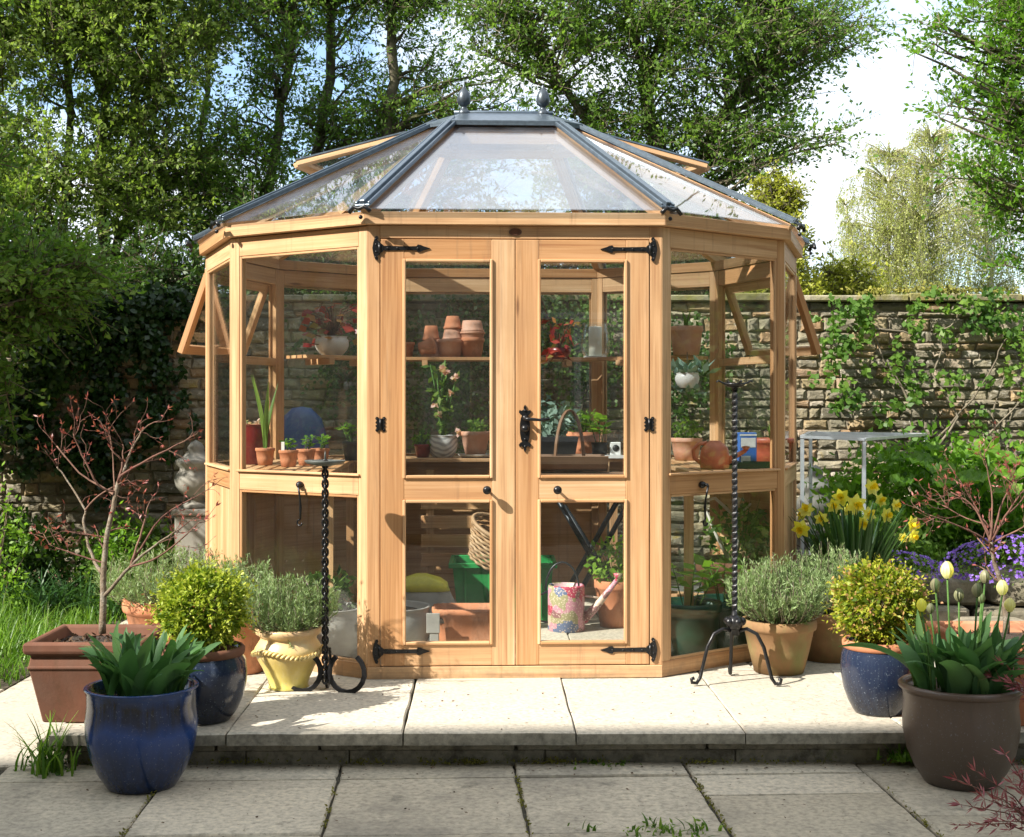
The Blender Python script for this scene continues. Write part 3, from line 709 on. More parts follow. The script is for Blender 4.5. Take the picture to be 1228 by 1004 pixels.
# roof
ZR = 2.612; RP, RN = Vector((.2, 1.22, ZR)), Vector((-.2, 1.22, ZR))
EV = [Vector((p.x, p.y, 1.952)) for p in offs(-.05)]
AP = [RP if p.x > 0 else RN for p in V]
def RT(i, t, dz=0): i %= 10; return EV[i].lerp(AP[i], t)+Vector((0, 0, dz))
def pane_nrm(i): return (RT(i+1,0)-RT(i,0)).cross(RT(i,.8)-RT(i,0)).normalized()
for i in range(10):
    n = pane_nrm(i); b = MB(); j = i+1
    t0, t1 = (0, .875) if i not in (3, 7) else (0, .875)
    c = [RT(i,t0), RT(j,t0), RT(j,t1), RT(i,t1)]
    if i in (3, 7):     # a fixed strip of glass below the opening vent
        c = [RT(i,0), RT(j,0), RT(j,.38), RT(i,.38)]
    b.hexa(c+[p+n*.004 for p in c]); b.build('roof_pane', M['roofglass_skyboost' if i in (0, 1, 2) else 'roofglass'], GH)
for i in range(10):
    d = (RT(i,1)-RT(i,0)).normalized(); b = MB()
    b.bar(RT(i,-.004,.016), RT(i,.875,.016), .064, .010); b.bar(RT(i,-.004,.028), RT(i,.875,.028), .022, .022)
    for s_ in (-1, 1):
        sd = d.cross(Vector((0,0,1))).normalized()*.028*s_
        b.bar(RT(i,-.002,.023)+sd, RT(i,.87,.023)+sd, .008, .016)
    gb = b.build('glazing_bar', M['lead'], GH, bevel=.002)
    b = MB(); q = RT(i, -.012, .0); out = Vector((V[i].x-0, V[i].y-1.22, 0)).normalized()
    sd = out.cross(Vector((0,0,1)))
    b.tube([q+out*.012-sd*.05+Vector((0,0,-.008)), q+out*.014-sd*.025+Vector((0,0,.014)), q+out*.016+Vector((0,0,.004)), q+out*.014+sd*.025+Vector((0,0,.014)), q+out*.012+sd*.05+Vector((0,0,-.008))], .009, 8)
    b.ball(q+out*.004+Vector((0,0,-.028)), .009, 8); b.build('end_bracket', M['iron'], gb)
    b = MB(); b.bar(RT(i,.02,-.030), RT(i,.88,-.030), .038, .062); b.build('rafter', M['cedar'], GH, bevel=.002)
for i in range(10):       # strip under the eave edge of the glass
    pass
b = MB()
for i in range(10):
    a0, a1 = RT(i,.835,-.01), RT(i+1,.835,-.01); c0, c1 = RT(i,.875,.0), RT(i+1,.875,.0)
    b.hexa([a0-Vector((0,0,.07)), a1-Vector((0,0,.07)), c1-Vector((0,0,.07)), c0-Vector((0,0,.07)), a0, a1, c1, c0])
b.build('roof_collar', M['cedar'], GH)
b = MB()
for i in range(10):
    a0, a1 = RT(i,.82,.042), RT(i+1,.82,.042); t0, t1 = AP[i]+Vector((0,0,.008)), AP[(i+1) % 10]+Vector((0,0,.008))
    if (t0-t1).length < 1e-4:
        t1 = t0+(a1-a0)*.04; t0 = t0-(a1-a0)*.04
    dn = Vector((0,0,-.012)); b.hexa([a0+dn, a1+dn, t1+dn, t0+dn, a0, a1, t1, t0])
    b.hexa([a0+dn-Vector((0,0,.012)), a1+dn-Vector((0,0,.012)), a1.lerp(t1,.03)+dn-Vector((0,0,.012)), a0.lerp(t0,.03)+dn-Vector((0,0,.012)), a0+dn, a1+dn, a1.lerp(t1,.03)+dn, a0.lerp(t0,.03)+dn])
b.tube([RN+Vector((-.05,0,.006)), RP+Vector((.05,0,.006))], .012, 10)
b.build('ridge_cap', M['lead'], GH, bevel=.001)
for p in (RN, RP):
    b = MB(); b.lathe([(.030,0),(.034,.012),(.030,.026),(.018,.036),(.015,.047),(.022,.056),(.034,.062),(.037,.076),(.037,.092),(.032,.112),(.022,.130),(.011,.142),(.007,.150),(.008,.157),(.0001,.163)], 24, p+Vector((0,0,-.012)), sx=.92, sy=.92)
    b.build('finial', M['leaddark'], GH)
# roof vents, propped open
for i in (3, 7):
    tA, tB, bA, bB = RT(i,.79,.026), RT(i+1,.79,.026), RT(i,.40,.026), RT(i+1,.40,.026)
    tA, tB = tA.lerp(tB,.04), tB.lerp(tA,.04); bA, bB = bA.lerp(bB,.07), bB.lerp(bA,.07)
    ax = (tB-tA).normalized(); mr = T(*tA) @ Matrix.Rotation(R(-13), 4, ax) @ T(*(-tA))
    if (mr @ bA).z < bA.z: mr = T(*tA) @ Matrix.Rotation(R(13), 4, ax) @ T(*(-tA))
    bA, bB = mr @ bA, mr @ bB; b = MB(); n = pane_nrm(i)
    for p, q in ((tA,bA),(tB,bB),(tA,tB),(bA,bB)): b.bar(p, q, .045, .026, n)
    v = b.build('roof_vent', M['cedar'], GH, bevel=.002)
    b = MB(); up = n*.0172
    for p, q in ((tA,bA),(tB,bB),(tA,tB)): b.bar(p+up, q+up, .052, .008, n)
    b.build('capping', M['lead'], v)
    b = MB(); c = [bA+up*.6, bB+up*.6, tB+up*.6, tA+up*.6]; b.hexa(c+[p+n*.004 for p in c]); b.build('glass_pane', M['roofglass'], v)
    b = MB(); mb = (bA+bB)/2; b.tube([mb-n*.02, RT(i,.12).lerp(RT(i+1,.12),.5)], .006, 6); b.build('stay', M['alu'], v)
# side vents in the wall, propped open
for i in (3, 7):
    m, ln = bay(i); st = .048; piv = Vector((0, 0, 1.803)); rot = m @ T(0, -.004, 1.803) @ Matrix.Rotation(R(-21), 4, 'X') @ T(0, .004, -1.803)
    b = MB(); z0, z1 = 1.375, 1.80; w0, w1 = -.028, .004
    b.box(st*.7, st*.7+.045, w0, w1, z0, z1, 2, mat=rot); b.box(ln-st*.7-.045, ln-st*.7, w0, w1, z0, z1, 2, mat=rot)
    b.box(st*.7+.045, ln-st*.7-.045, w0+.001, w1-.001, z0, z0+.045, 0, mat=rot); b.box(st*.7+.045, ln-st*.7-.045, w0+.001, w1-.001, z1-.04, z1, 0, mat=rot)
    v = b.build('side_vent', M['cedar'], GH, bevel=.002)
    b = MB(); b.box(st+.02, ln-st-.02, -.014, -.010, z0+.03, z1-.03, 0, mat=rot); b.build('glass_pane', M['glass'], v)
    b = MB(); b.tube([rot @ Vector((ln/2, .01, z0+.02)), rot @ Vector((ln/2, .05, z0+.01)), m @ Vector((ln/2, .06, 1.405)), m @ Vector((ln/2, .03, 1.405))], .004, 6); b.build('stay', M['iron'], v)
    b = MB()
    b.box(st*.7, ln-st*.7, -.022, .0, 1.806, 1.826, 0, mat=m); b.build('hinge_rail', M['cedar'], v)
# high shelf round the back, slatted, on brackets
def segshelf(i, z, u0, u1, w0, wn, sw=.05, gap=.014):
    m, ln = bay(i); b = MB(); w = w0
    for _ in range(wn): b.box(u0*ln, u1*ln, w, w+sw, z-.018, z, 0, mat=m); w += sw+gap
    k = max(2, int(ln/.5)+1)
    for q in range(k):
        u = (u0+(u1-u0)*(q+.5)/k)*ln
        b.box(u-.016, u+.016, w0-.01, w, z-.05, z-.0185, 1, mat=m)
    return b.build('high_shelf', M['cedar'], GH, bevel=.0015)
SH = 1.415
segshelf(5, SH, .0, 1.0, .06, 4); segshelf(4, SH, .06, .80, .06, 4); segshelf(6, SH, .20, .94, .06, 4)

# slatted staging on legs
BZ = .846
def halfw(y, d=.075):
    P = offs(d)[1:6]
    for a, c in zip(P[:-1], P[1:]):
        if a.y <= y <= c.y: return a.x+(c.x-a.x)*(y-a.y)/(c.y-a.y)
    return 0
def clip_y(x, d=.075):
    ys = [y for y in np.linspace(.1, 2.35, 200) if halfw(y, d) > x]; return (ys[0], ys[-1]) if ys else None
def bench_thing(label, side):
    r = thing('slatted_bench', GL(0, 0, 0), label, 'bench', 'slatted benches inside the greenhouse', .0388); b = MB()
    if side:
        x = .80
        while x < 1.40:
            q = clip_y(x+.05)
            if q:
                y0, y1 = max(q[0], .42), q[1]
                if y1-y0 > .1: xx = sorted((side*x, side*(x+.048))); b.box(xx[0], xx[1], y0, y1, BZ-.018, BZ, 1)
            x += .062
        b.build('top', M['cedar'], r, bevel=.0015); f = MB()
        for y in (.50, 1.0, 1.5, 2.0):
            h = halfw(y)-.02; xx = sorted((side*.80, side*h)); f.box(xx[0], xx[1], y, y+.03, BZ-.075, BZ-.019, 0)
        xx = sorted((side*.80, side*.825)); f.box(xx[0], xx[1], .45, .499, BZ-.074, BZ-.0195, 1)
        f.build('bearer', M['cedar'], r)
        for (x, y) in ((.80, .56), (.80, 1.9), (1.3, .9), (1.3, 1.6)):
            l = MB(); xx = sorted((side*x, side*(x+.04))); l.box(xx[0], xx[1], y-.03, y, 0, BZ-.02, 2); l.build('leg', M['cedar'], r)
    else:
        y = 1.86
        while y < 2.30: b.box(-.79, .79, y, y+.048, BZ-.018, BZ, 0); y += .062
        b.build('top', M['cedar'], r, bevel=.0015); f = MB()
        for x in (-.6, 0, .6): f.box(x-.015, x+.015, 1.862, 2.28, BZ-.075, BZ-.019, 1)
        f.build('bearer', M['cedar'], r)
        for (x, y) in ((-.66, 1.88), (.62, 1.88), (-.60, 2.26), (.60, 2.26)):
            l = MB(); l.box(x, x+.04, y-.02, y+.02, 0, BZ-.076, 2); l.build('leg', M['cedar'], r)
    return r
bench_thing('slatted cedar bench along the left side inside the greenhouse', -1)
bench_thing('slatted cedar bench along the right side inside the greenhouse', 1)
bench_thing('slatted cedar bench across the back of the greenhouse, facing the doors', 0)
# ------------------------------------------------------------------ pots and potted plants
def prof_terra(rb, rt, h):
    return [(rb,0),(rb+(rt-rb)*.45,h*.42),(rt*.93,h*.80),(rt*.99,h*.82),(rt*1.01,h*.86),(rt*1.01,h*.98),(rt*.985,h),(rt*.90,h),(rt*.885,h*.97),(rt*.86,h*.80)]
def prof_belly(rb, rt, rm, h):
    return [(rb,0),(rb*1.04,h*.02),(rb+(rm-rb)*.45,h*.15),(rb+(rm-rb)*.80,h*.33),(rm*.99,h*.52),(rm,h*.66),(rm*.97,h*.82),(rt*.985,h*.92),(rt,h*.965),(rt*1.03,h*.985),(rt*1.02,h),(rt*.96,h),(rt*.93,h*.985),(rt*.90,h*.86)]
def add_pot(root, prof, mat, soil=True, n=48, name='pot', soilz=None, fn=None):
    b = MB(); b.lathe(prof, n, fn=fn); b.build(name, mat, root)
    if soil:
        z = soilz or prof[-1][1]; r = prof[-1][0]*1.02
        b = MB(); k = 20; vs = [(0,0,z+.006)]; fs = []
        for q, rr in enumerate((.35, .7, 1)):
            for a in range(k): vs.append((r*rr*math.cos(2*PI*a/k), r*rr*math.sin(2*PI*a/k), z+random.uniform(-.004,.006)))
        fs += [(0, 1+a, 1+(a+1) % k) for a in range(k)]
        for q in (0, 1): fs += [(1+q*k+a, 1+(q+1)*k+a, 1+(q+1)*k+(a+1) % k, 1+q*k+(a+1) % k) for a in range(k)]
        b.add(vs, fs); b.build('soil', M['soil'], root)
def sprigs(lb, sb, n, c, R_, h, up=.5, ll=.02, dens=16, low=.25):
    """upright woody sprigs with narrow leaves; c base centre"""
    for _ in range(n):
        a = random.uniform(0, 2*PI); q = math.sqrt(random.random()); rr = R_*q
        hh = h*(1-.35*q*q)*random.uniform(.75, 1.1)
        tip = np.array([c[0]+rr*math.cos(a), c[1]+rr*math.sin(a), c[2]+hh]); base = np.array([c[0]+rr*.25*math.cos(a), c[1]+rr*.25*math.sin(a), c[2]])
        t = np.linspace(0, 1, 6)[:, None]
        mid = base*(1-t)+tip*t; out = np.array([math.cos(a), math.sin(a), 0])*rr*.35
        p = mid+out*(np.sin(t*PI))+RS.normal(0, .004, (6, 3))
        if random.random() < .5: sb.tube([Vector(x) for x in p], [.0022]*3+[.0013]*3, 4, cap=False)
        for j in range(random.choice((2, 3, 4))):
            # short side shoots of leaves
            s0 = p[int(random.uniform(1, 5))]; d = RS.normal(size=3)*.5+np.array([0, 0, 1.2])+out*3; d /= np.linalg.norm(d)
            sl = random.uniform(.03, .07); tt = RS.uniform(0, 1, dens)
            lb.leaves(s0+d*tt[:, None]*sl, ll, .17, dirs=np.repeat(d[None], dens, 0), spread=.42, rnd=.3+.5*random.random())
        tt = RS.uniform(low, 1, dens); ii = np.minimum((tt*5).astype(int), 4); fr = (tt*5-ii)[:, None]
        P = p[ii]*(1-fr)+p[ii+1]*fr; dd = p[ii+1]-p[ii]; dd /= np.linalg.norm(dd, axis=1)[:, None]
        lb.leaves(P, ll, .17, dirs=dd, spread=.45, rnd=.25+.6*random.random())
def lavender(loc, prof, mat, label, R_, h, n=170, group=None, lmat='lav', fn=None):
    r = thing('potted_lavender', loc, label, 'potted plant', group); add_pot(r, prof, M[mat], fn=fn)
    lb, sb = LB(), MB(); sprigs(lb, sb, n, (0, 0, prof[-1][1]), R_, h)
    sb.build('stems', M['greytwig'], r); lb.build('foliage', L[lmat], r); return r
def boxball(loc, prof, mat, label, rad, bz, lmat, group='clipped box balls in glazed pots', band=None):
    r = thing('potted_box_ball', loc, label, 'potted plant', group); add_pot(r, prof, M[mat])
    if band:
        b = MB(); h = prof[-4][1]; rt = max(p[0] for p in prof[-6:])
        b.lathe([(rt*.96,h*.885),(rt*1.02,h*.90),(rt*1.045,h*.94),(rt*1.045,h*.985),(rt*1.0,h+.004),(rt*.93,h+.004),(rt*.92,h*.95)], 48); b.build('rim', M[band], r)
    lb, sb = LB(), MB()
    ph = RS.uniform(0, 6, 6)
    def lump(d): return 1+.085*np.sin(5*d[:, 0]+ph[0])*np.cos(6*d[:, 1]+ph[1])+.06*np.sin(9*d[:, 2]+ph[2]+4*d[:, 0])+.03*np.sin(17*d[:, 0]+ph[3])*np.sin(15*d[:, 2]+ph[4])
    P, d = sph(7500, (0, 0, 0), (1, 1, 1), .70); P = P*lump(d)[:, None]
    # little shoots of paired leaves
    P = P*rad*np.array([1, 1, .92])+np.array([0, 0, bz])
    lb.leaves(P, .0185, .6, dirs=d, spread=.9, jit=.5)
    P2, d2 = sph(420, (0, 0, 0), (1, 1, 1), .98); P2 = P2*lump(d2)[:, None]*rad*1.03*np.array([1, 1, .92])+np.array([0, 0, bz])
    for k in range(5): lb.leaves(P2+d2*.009*k*RS.uniform(.2, 1.4, (len(P2),1)), .015, .5, dirs=d2, spread=.8, rnd=.8)
    for _ in range(26):
        e = sph(1, (0, 0, bz), (rad*.8,)*3)[0][0]; sb.tube([(random.gauss(0,.01), random.gauss(0,.01), prof[-1][1]), tuple(np.array([0,0,bz-.05])*.6+e*.4*np.array([.6,.6,1])), tuple(e)], [.005,.004,.002], 5)
    sb.build('stems', M['twig'], r); lb.build('foliage', L[lmat], r, loc=None); return r

def tulip_leaves(lb, n, R_, h, z0):
    for _ in range(n):
        a = random.uniform(0, 2*PI); r0 = R_*math.sqrt(random.random())*.8; c = np.array([r0*math.cos(a), r0*math.sin(a), z0])
        a2 = a+random.gauss(0, .7); d = np.array([math.cos(a2), math.sin(a2), 0]); hh = h*random.uniform(.6, 1.1); lean = random.choice([.15, .28, .4, .55, .75, 1.0])*random.uniform(.6, 1.1)
        t = np.linspace(0, 1, 13)[:, None]
        p = c+np.array([-d[1],d[0],0])*(random.uniform(.008,.03)*np.sin(t*random.uniform(3,6)+a2*3))+d*hh*lean*t**1.7+np.array([0, 0, 1])*hh*(t*(1.05-.42*lean*t*t))
        tt = t[:, 0]; wmax = random.choice((random.uniform(.012,.022), random.uniform(.018, .034)))
        w = wmax*np.clip(np.sin(PI*np.clip(tt, 0, 1)**.85)**.62, .02, 1); w[0] = wmax*.45; w = w*(1+.12*np.sin(tt*random.uniform(9,16)+a2)); w[-1] = .001
        tw = random.gauss(0, .8); sv = np.array([-d[1]+.0, d[0], tw*.6])
        lb.ribbon(p, w, sidev=sv, fold=-random.uniform(.1,.45))
def tulip_bloom(r, x, y, z0, z1, size, mat, n=6, lean=(0, 0)):
    top = Vector((x+lean[0], y+lean[1], z1)); b = MB(); b.tube([(x, y, z0), ((x*2+top.x)/3, (y*2+top.y)/3, z0+(z1-z0)*.5), tuple(top)], [.004,.0035,.003], 6)
    st = b.build('stem', M['stem'], r); fb = LB(); ph = random.uniform(0, 1)
    for k in range(n):
        a = 2*PI*k/n+ph; d = np.array([math.cos(a), math.sin(a), 0]); t = np.linspace(0, 1, 9)
        rad = size*.42*np.sin(PI*np.clip(t*.86+.08, 0, 1))**.7*(1.0 if k % 2 else .9)
        p = np.array(top)+d*rad[:, None]+np.array([0, 0, 1])*(t*size*1.15)[:, None]-np.array([0, 0, .003])
        w = size*.30*np.sin(PI*np.clip(t*.9+.08, 0, 1))**.6; w[-1] = .001
        fb.ribbon(p, w, sidev=[-d[1], d[0], 0], fold=-.25)
    fb.build('flower', mat, st, smooth=True)
def boom(px, py, Y): return PX(px, py, Y)

TZ = PZ+.001
# left group -------------------------------------------------
r = thing('potted_tulips', (GX(170, 4.5), 4.5, .001), 'glossy blue glazed pot of broad tulip leaves without flowers on the lower paving', 'potted plant')
add_pot(r, prof_belly(.112, .182, .184, .335), M['blue_glaze'], n=64)
lb = LB(); tulip_leaves(lb, 70, .16, .235, .285); lb.build('leaves', L['tulip'], r, smooth=True)
lb = LB()
for (x, y, h) in ((.03, .05, .30), (-.02, .08, .24), (.09, .03, .24)):
    for k in range(4):
        a = k*1.7; p = np.array([[x+.008*math.cos(a)*math.sin(PI*t), y+.008*math.sin(a)*math.sin(PI*t), .28+h*(.55+.45*t)-.09+.0*t] for t in np.linspace(0, 1, 7)])
        lb.ribbon(p, np.array([.006,.012,.014,.014,.012,.008,.001]), sidev=[-math.sin(a), math.cos(a), 0], fold=-.3)
lb.build('bud', L['tulip'], r, smooth=True)

def square_pot(loc, w0, w1, h, mat, label, rz=0, name='potted_maple'):
    r = thing(name, loc, label, 'potted plant', None, rz); b = MB()
    prof = [(w0,0),(w0+.004,.004),(w0+(w1-w0)*.7,h*.66),(w0+(w1-w0)*.7+.005,h*.67),(w0+(w1-w0)*.7+.005,h*.70),(w0+(w1-w0)*.74,h*.71),(w1-.022,h*.84),(w1-.004,h*.86),(w1,h*.90),(w1,h*.97),(w1-.006,h),(w1-.028,h),(w1-.034,h*.97),(w1-.045,h*.85)]
    vs = []; fs = []
    N = 4
    for (hw, z) in prof: vs += [(-hw,-hw,z),(hw,-hw,z),(hw,hw,z),(-hw,hw,z)]
    for i in range(len(prof)-1): fs += [(i*4+k, i*4+(k+1) % 4, i*4+4+(k+1) % 4, i*4+4+k) for k in range(4)]
    fs.append((3,2,1,0)); b.add(vs, fs); b.build('pot', M[mat], r, bevel=.004)
    q = w1-.04; b = MB(); b.add([(-q,-q,h*.87),(q,-q,h*.87),(q,q,h*.87),(-q,q,h*.87)], [(0,1,2,3)]); b.build('soil', M['soil'], r)
    lb = LB(); lb.leaves(np.stack([RS.uniform(-q, q, 260), RS.uniform(-q, q, 260), np.full(260, h*.875)], 1), .022, .5, rnd=.5); lb.build('bark_mulch', M['mulch'], r)
    return r
M['mulch'] = tintmat('mulch', [(0, (.06,.035,.02)), (1, (.16,.10,.06))], scale=40)
def maple(root, pts, twn, bud='bud', seed=1, fine=1.0, barkr=1.0):
    """pts: list of limbs, each a list of (x, y, z, radius) in world space; twigs grow from the limb ends"""
    rnd = random.Random(seed); b, tb, lb = MB(), MB(), LB(); o = root.location
    for limb in pts:
        P = [Vector(p[:3])-o for p in limb]; rr = [p[3]*barkr for p in limb]
        # smooth the limb
        Q, RR = [], []
        for i in range(len(P)-1):
            for k in range(4):
                t = k/4; p0, p1, p2, p3 = P[max(i-1,0)], P[i], P[i+1], P[min(i+2,len(P)-1)]
                Q.append(.5*((2*p1)+(p2-p0)*t+(2*p0-5*p1+4*p2-p3)*t*t+(3*p1-p0-3*p2+p3)*t**3)+Vector((rnd.gauss(0,.0015), rnd.gauss(0,.0015), 0))); RR.append(rr[i]*(1-t)+rr[i+1]*t)
        Q.append(P[-1]); RR.append(rr[-1]); (b if rr[0] > .006 else tb).tube(Q, RR, 7)
        def grow(p, d, ln, rad, dep):
            q = p; path = [p]
            for s_ in range(3):
                d = (d+Vector((rnd.gauss(0,.22), rnd.gauss(0,.22), rnd.gauss(.06,.18)))).normalized(); q = q+d*ln/3; path.append(q)
            tb.tube(path, [rad, rad*.85, rad*.7, rad*.5], 5)
            if dep == 0 or rnd.random() < .35:
                k = rnd.randint(2, 4)
                lb.leaves([tuple(q)]*k, .020*fine, .28, dirs=[tuple(d)]*k, spread=.5)
            if rnd.random() < .5: lb.leaves([tuple(path[1])]*2, .014*fine, .3, dirs=[tuple(d)]*2, spread=.7)
            if dep > 0:
                for s_ in (-1, 1):
                    sd = d.orthogonal().normalized(); sd.rotate(Matrix.Rotation(rnd.uniform(0, 2*PI), 3, d))
                    grow(q if s_ > 0 else path[2], (d+sd*.65).normalized(), ln*rnd.uniform(.6,.85), rad*.62, dep-1)
        n = len(Q)
        for k in range(twn):
            i = int(n*rnd.uniform(.45, .98)); i = min(i, n-2); d = (Q[i+1]-Q[i]).normalized(); sd = d.orthogonal().normalized(); sd.rotate(Matrix.Rotation(rnd.uniform(0, 2*PI), 3, d))
            grow(Q[i], (d*.7+sd*.7).normalized(), rnd.uniform(.05,.11)*fine, max(.0014, RR[i]*.45), 1)
        grow(Q[-1], (Q[-1]-Q[-2]).normalized(), .08*fine, RR[-1]*.8, 1)
    b.build('trunk', M['acerbark'], root); tb.build('twigs', M['redtwig'], root); lb.build('buds', L[bud], root)
r = square_pot((GX(112, 4.99)+.02, 5.00, TZ), .155, .212, .295, 'terra_dk', 'square brown terracotta planter with a bare red-budded maple sapling on the end of the step')
Y = 5.0
def W(px, py, dy=0, rad=.01): p = PX(px, py, Y+dy); return (p.x, p.y, p.z, rad)
maple(r, [
 [W(123,760,0,.014), W(124,700,0,.012), W(127,650,0,.010), W(136,610,0,.009), W(142,578,0,.008)],
 [W(142,580,0,.0065), W(150,560,.02,.005), W(160,535,.05,.004), W(172,515,.06,.003)],
 [W(142,580,0,.006), W(146,570,-.02,.005), W(180,550,-.06,.004), W(215,532,-.1,.0025)],
 [W(140,595,0,.005), W(120,583,.04,.004), W(95,567,.05,.003), W(68,535,.06,.0025)],
 [W(140,590,0,.0045), W(118,582,-.03,.004), W(98,545,-.05,.0028), W(88,520,-.06,.002)],
 [W(122,688,0,.008), W(110,665,.03,.006), W(100,625,.06,.005), W(102,612,.06,.004), W(80,575,.1,.003), W(68,560,.1,.002)],
 [W(102,612,.06,.0035), W(118,595,.03,.003), W(140,582,.0,.0028)],
 [W(124,716,0,.009), W(134,705,-.03,.007), W(156,680,-.06,.006), W(185,655,-.10,.004), W(215,635,-.12,.003)],
 [W(156,680,-.06,.005), W(168,645,-.05,.004), W(175,618,-.04,.003)],
 [W(156,680,-.06,.0045), W(190,668,-.12,.0035), W(225,640,-.14,.0025)],
 [W(160,672,-.06,.0045), W(195,620,.02,.0035), W(235,596,.02,.0025)],
 [W(124,675,0,.004), W(100,668,.03,.003), W(67,657,.05,.002)],
 [W(137,610,0,.003), W(136,570,.1,.0025), W(134,535,.12,.002), W(130,512,.12,.0015)],
 [W(146,568,0,.003), W(148,545,.0,.0025), W(147,533,.0,.002)],
 [W(128,645,0,.003), W(112,642,.03,.003), W(95,640,.05,.002)],
], 3, seed=4)
boxball((GX(243, 4.9), 4.90, TZ), prof_belly(.10, .142, .160, .262), 'slate_glaze', 'clipped green box ball in a mottled blue pot behind the tulip leaves', .150, .40, 'boxg', band='terra_dk')
lavender((GX(203, 5.95), 5.95, TZ), prof_terra(.13, .20, .29), 'terra', 'silvery lavender spilling from a wide plain terracotta pot beside the left end of the step', .30, .28, 200)
lavender((GX(285, 5.80), 5.80, TZ), prof_terra(.115, .155, .30), 'terra', 'straggly lavender in a tall terracotta pot between the blue pot and the yellow urn', .20, .24, 130)
# yellow rope urn
r = lavender((GX(346, 5.44), 5.44, TZ), [(.075,0),(.082,.004),(.078,.012),(.085,.04),(.105,.085),(.128,.125),(.137,.150),(.135,.165),(.122,.185),(.112,.20),(.115,.212),(.132,.222),(.134,.238),(.130,.245),(.115,.245),(.105,.235),(.098,.20)], 'yellow_glaze', 'bushy lavender in a pale yellow urn with a rope swag round its belly', .19, .25, 190)
b = MB()
for ph in (0, PI):
    b.tube([((.137+.006*math.cos(a*26+ph)+.003)*math.cos(a), (.137+.006*math.cos(a*26+ph)+.003)*math.sin(a), .150+.012*math.cos(3*a)+.006*math.sin(a*26+ph)) for a in [2*PI*k/240 for k in range(241)]], .006, 6, cap=False)
b.build('rope', M['yellow_glaze'], r)
M['soot2'] = plain('weathered_iron', (.10,.11,.10), .5, .3, .4, 30)
# iron stand on horseshoes
r = thing('candle_stand', (GX(390, 5.37), 5.37, TZ), 'black chain-link candle stand standing on welded horseshoes beside the yellow urn', 'candle stand')
b = MB(); zz = .03; k = 0
while zz < .89:
    a = PI/2*(k % 2); ux, uy = math.cos(a), math.sin(a)
    b.tube([(.011*math.cos(t)*ux, .011*math.cos(t)*uy, zz+.018+.018*math.sin(t)) for t in [2*PI*q/10 for q in range(11)]], .0052, 6, cap=False); zz += .0195; k += 1
b.build('pole', M['iron'], r)
b = MB(); b.lathe([(.0001,.902),(.02,.903),(.07,.912),(.081,.922),(.083,.920),(.072,.908),(.02,.899),(.0001,.898)], 32); b.lathe([(.004,.915),(.004,.945),(.0001,.962)], 8); b.build('dish', M['soot2'], r)
for ang in (PI*1.0, -.25, PI*.5):
    d = Vector((math.cos(ang), math.sin(ang), 0)); b = MB(); c = d*.092+Vector((0,0,.079))
    P = []
    for q in range(15):
        t = -PI*.5-PI*.80+q*(PI*1.6)/14; P.append(c+d*(.074*math.cos(t))+Vector((0,0,.078*math.sin(t))))
    for q in range(14):
        b.bar(P[q], P[q+1]+(P[q+1]-P[q])*.12, .010, .020, up=(P[q]-c))
    b.build('horseshoe', M['iron'], r, bevel=.002)
# twisted iron stand on scroll legs
r = thing('plant_stand', (GX(881, 5.52), 5.52, TZ), 'tall black twisted iron stand on three curved legs in front of the right-hand bay', 'iron stand')
b = MB(); s_ = .010; n = 150; vs = []; fs = []
for i in range(n+1):
    z = .29+.93*i/n; a = i*.36
    for k in range(4): vs.append((s_*1.25*math.cos(a+k*PI/2), s_*1.25*math.sin(a+k*PI/2), z))
for i in range(n): fs += [(i*4+k, i*4+(k+1) % 4, i*4+4+(k+1) % 4, i*4+4+k) for k in range(4)]
b.add(vs, fs); b.build('pole', M['iron'], r)
b = MB(); b.lathe([(.0001,1.22),(.03,1.222),(.045,1.232),(.043,1.226),(.03,1.216),(.0001,1.212)], 24)
for k in range(4): a = k*PI/2+.2; b.tube([(0,0,1.225), (.05*math.cos(a),.05*math.sin(a),1.232), (.07*math.cos(a),.07*math.sin(a),1.242), (.078*math.cos(a),.078*math.sin(a),1.236)], .004, 6)
b.build('top', M['iron'], r)
b = MB(); b.ball((0,0,.25), .036, 16, .95)
for k in range(5): a = k*2*PI/5; b.ball((.03*math.cos(a), .03*math.sin(a), .255), .018, 10)
b.tube([(0,0,.20),(0,0,.30)], [.022,.012], 10); b.build('hub', M['iron'], r)
for a in (-.30, PI+.22, PI*.48):
    d = Vector((math.cos(a), math.sin(a), 0)); b = MB(); hz = .215
    P = [d*.01+Vector((0,0,hz)), d*.05+Vector((0,0,hz+.012)), d*.09+Vector((0,0,hz-.008)), d*.118+Vector((0,0,hz-.06)), d*.135+Vector((0,0,.09)), d*.15+Vector((0,0,.03)), d*.165+Vector((0,0,.009)), d*.185+Vector((0,0,.012)), d*.188+Vector((0,0,.026)), d*.176+Vector((0,0,.030))]
    b.tube(P, .0075, 8); b.build('leg', M['iron'], r)
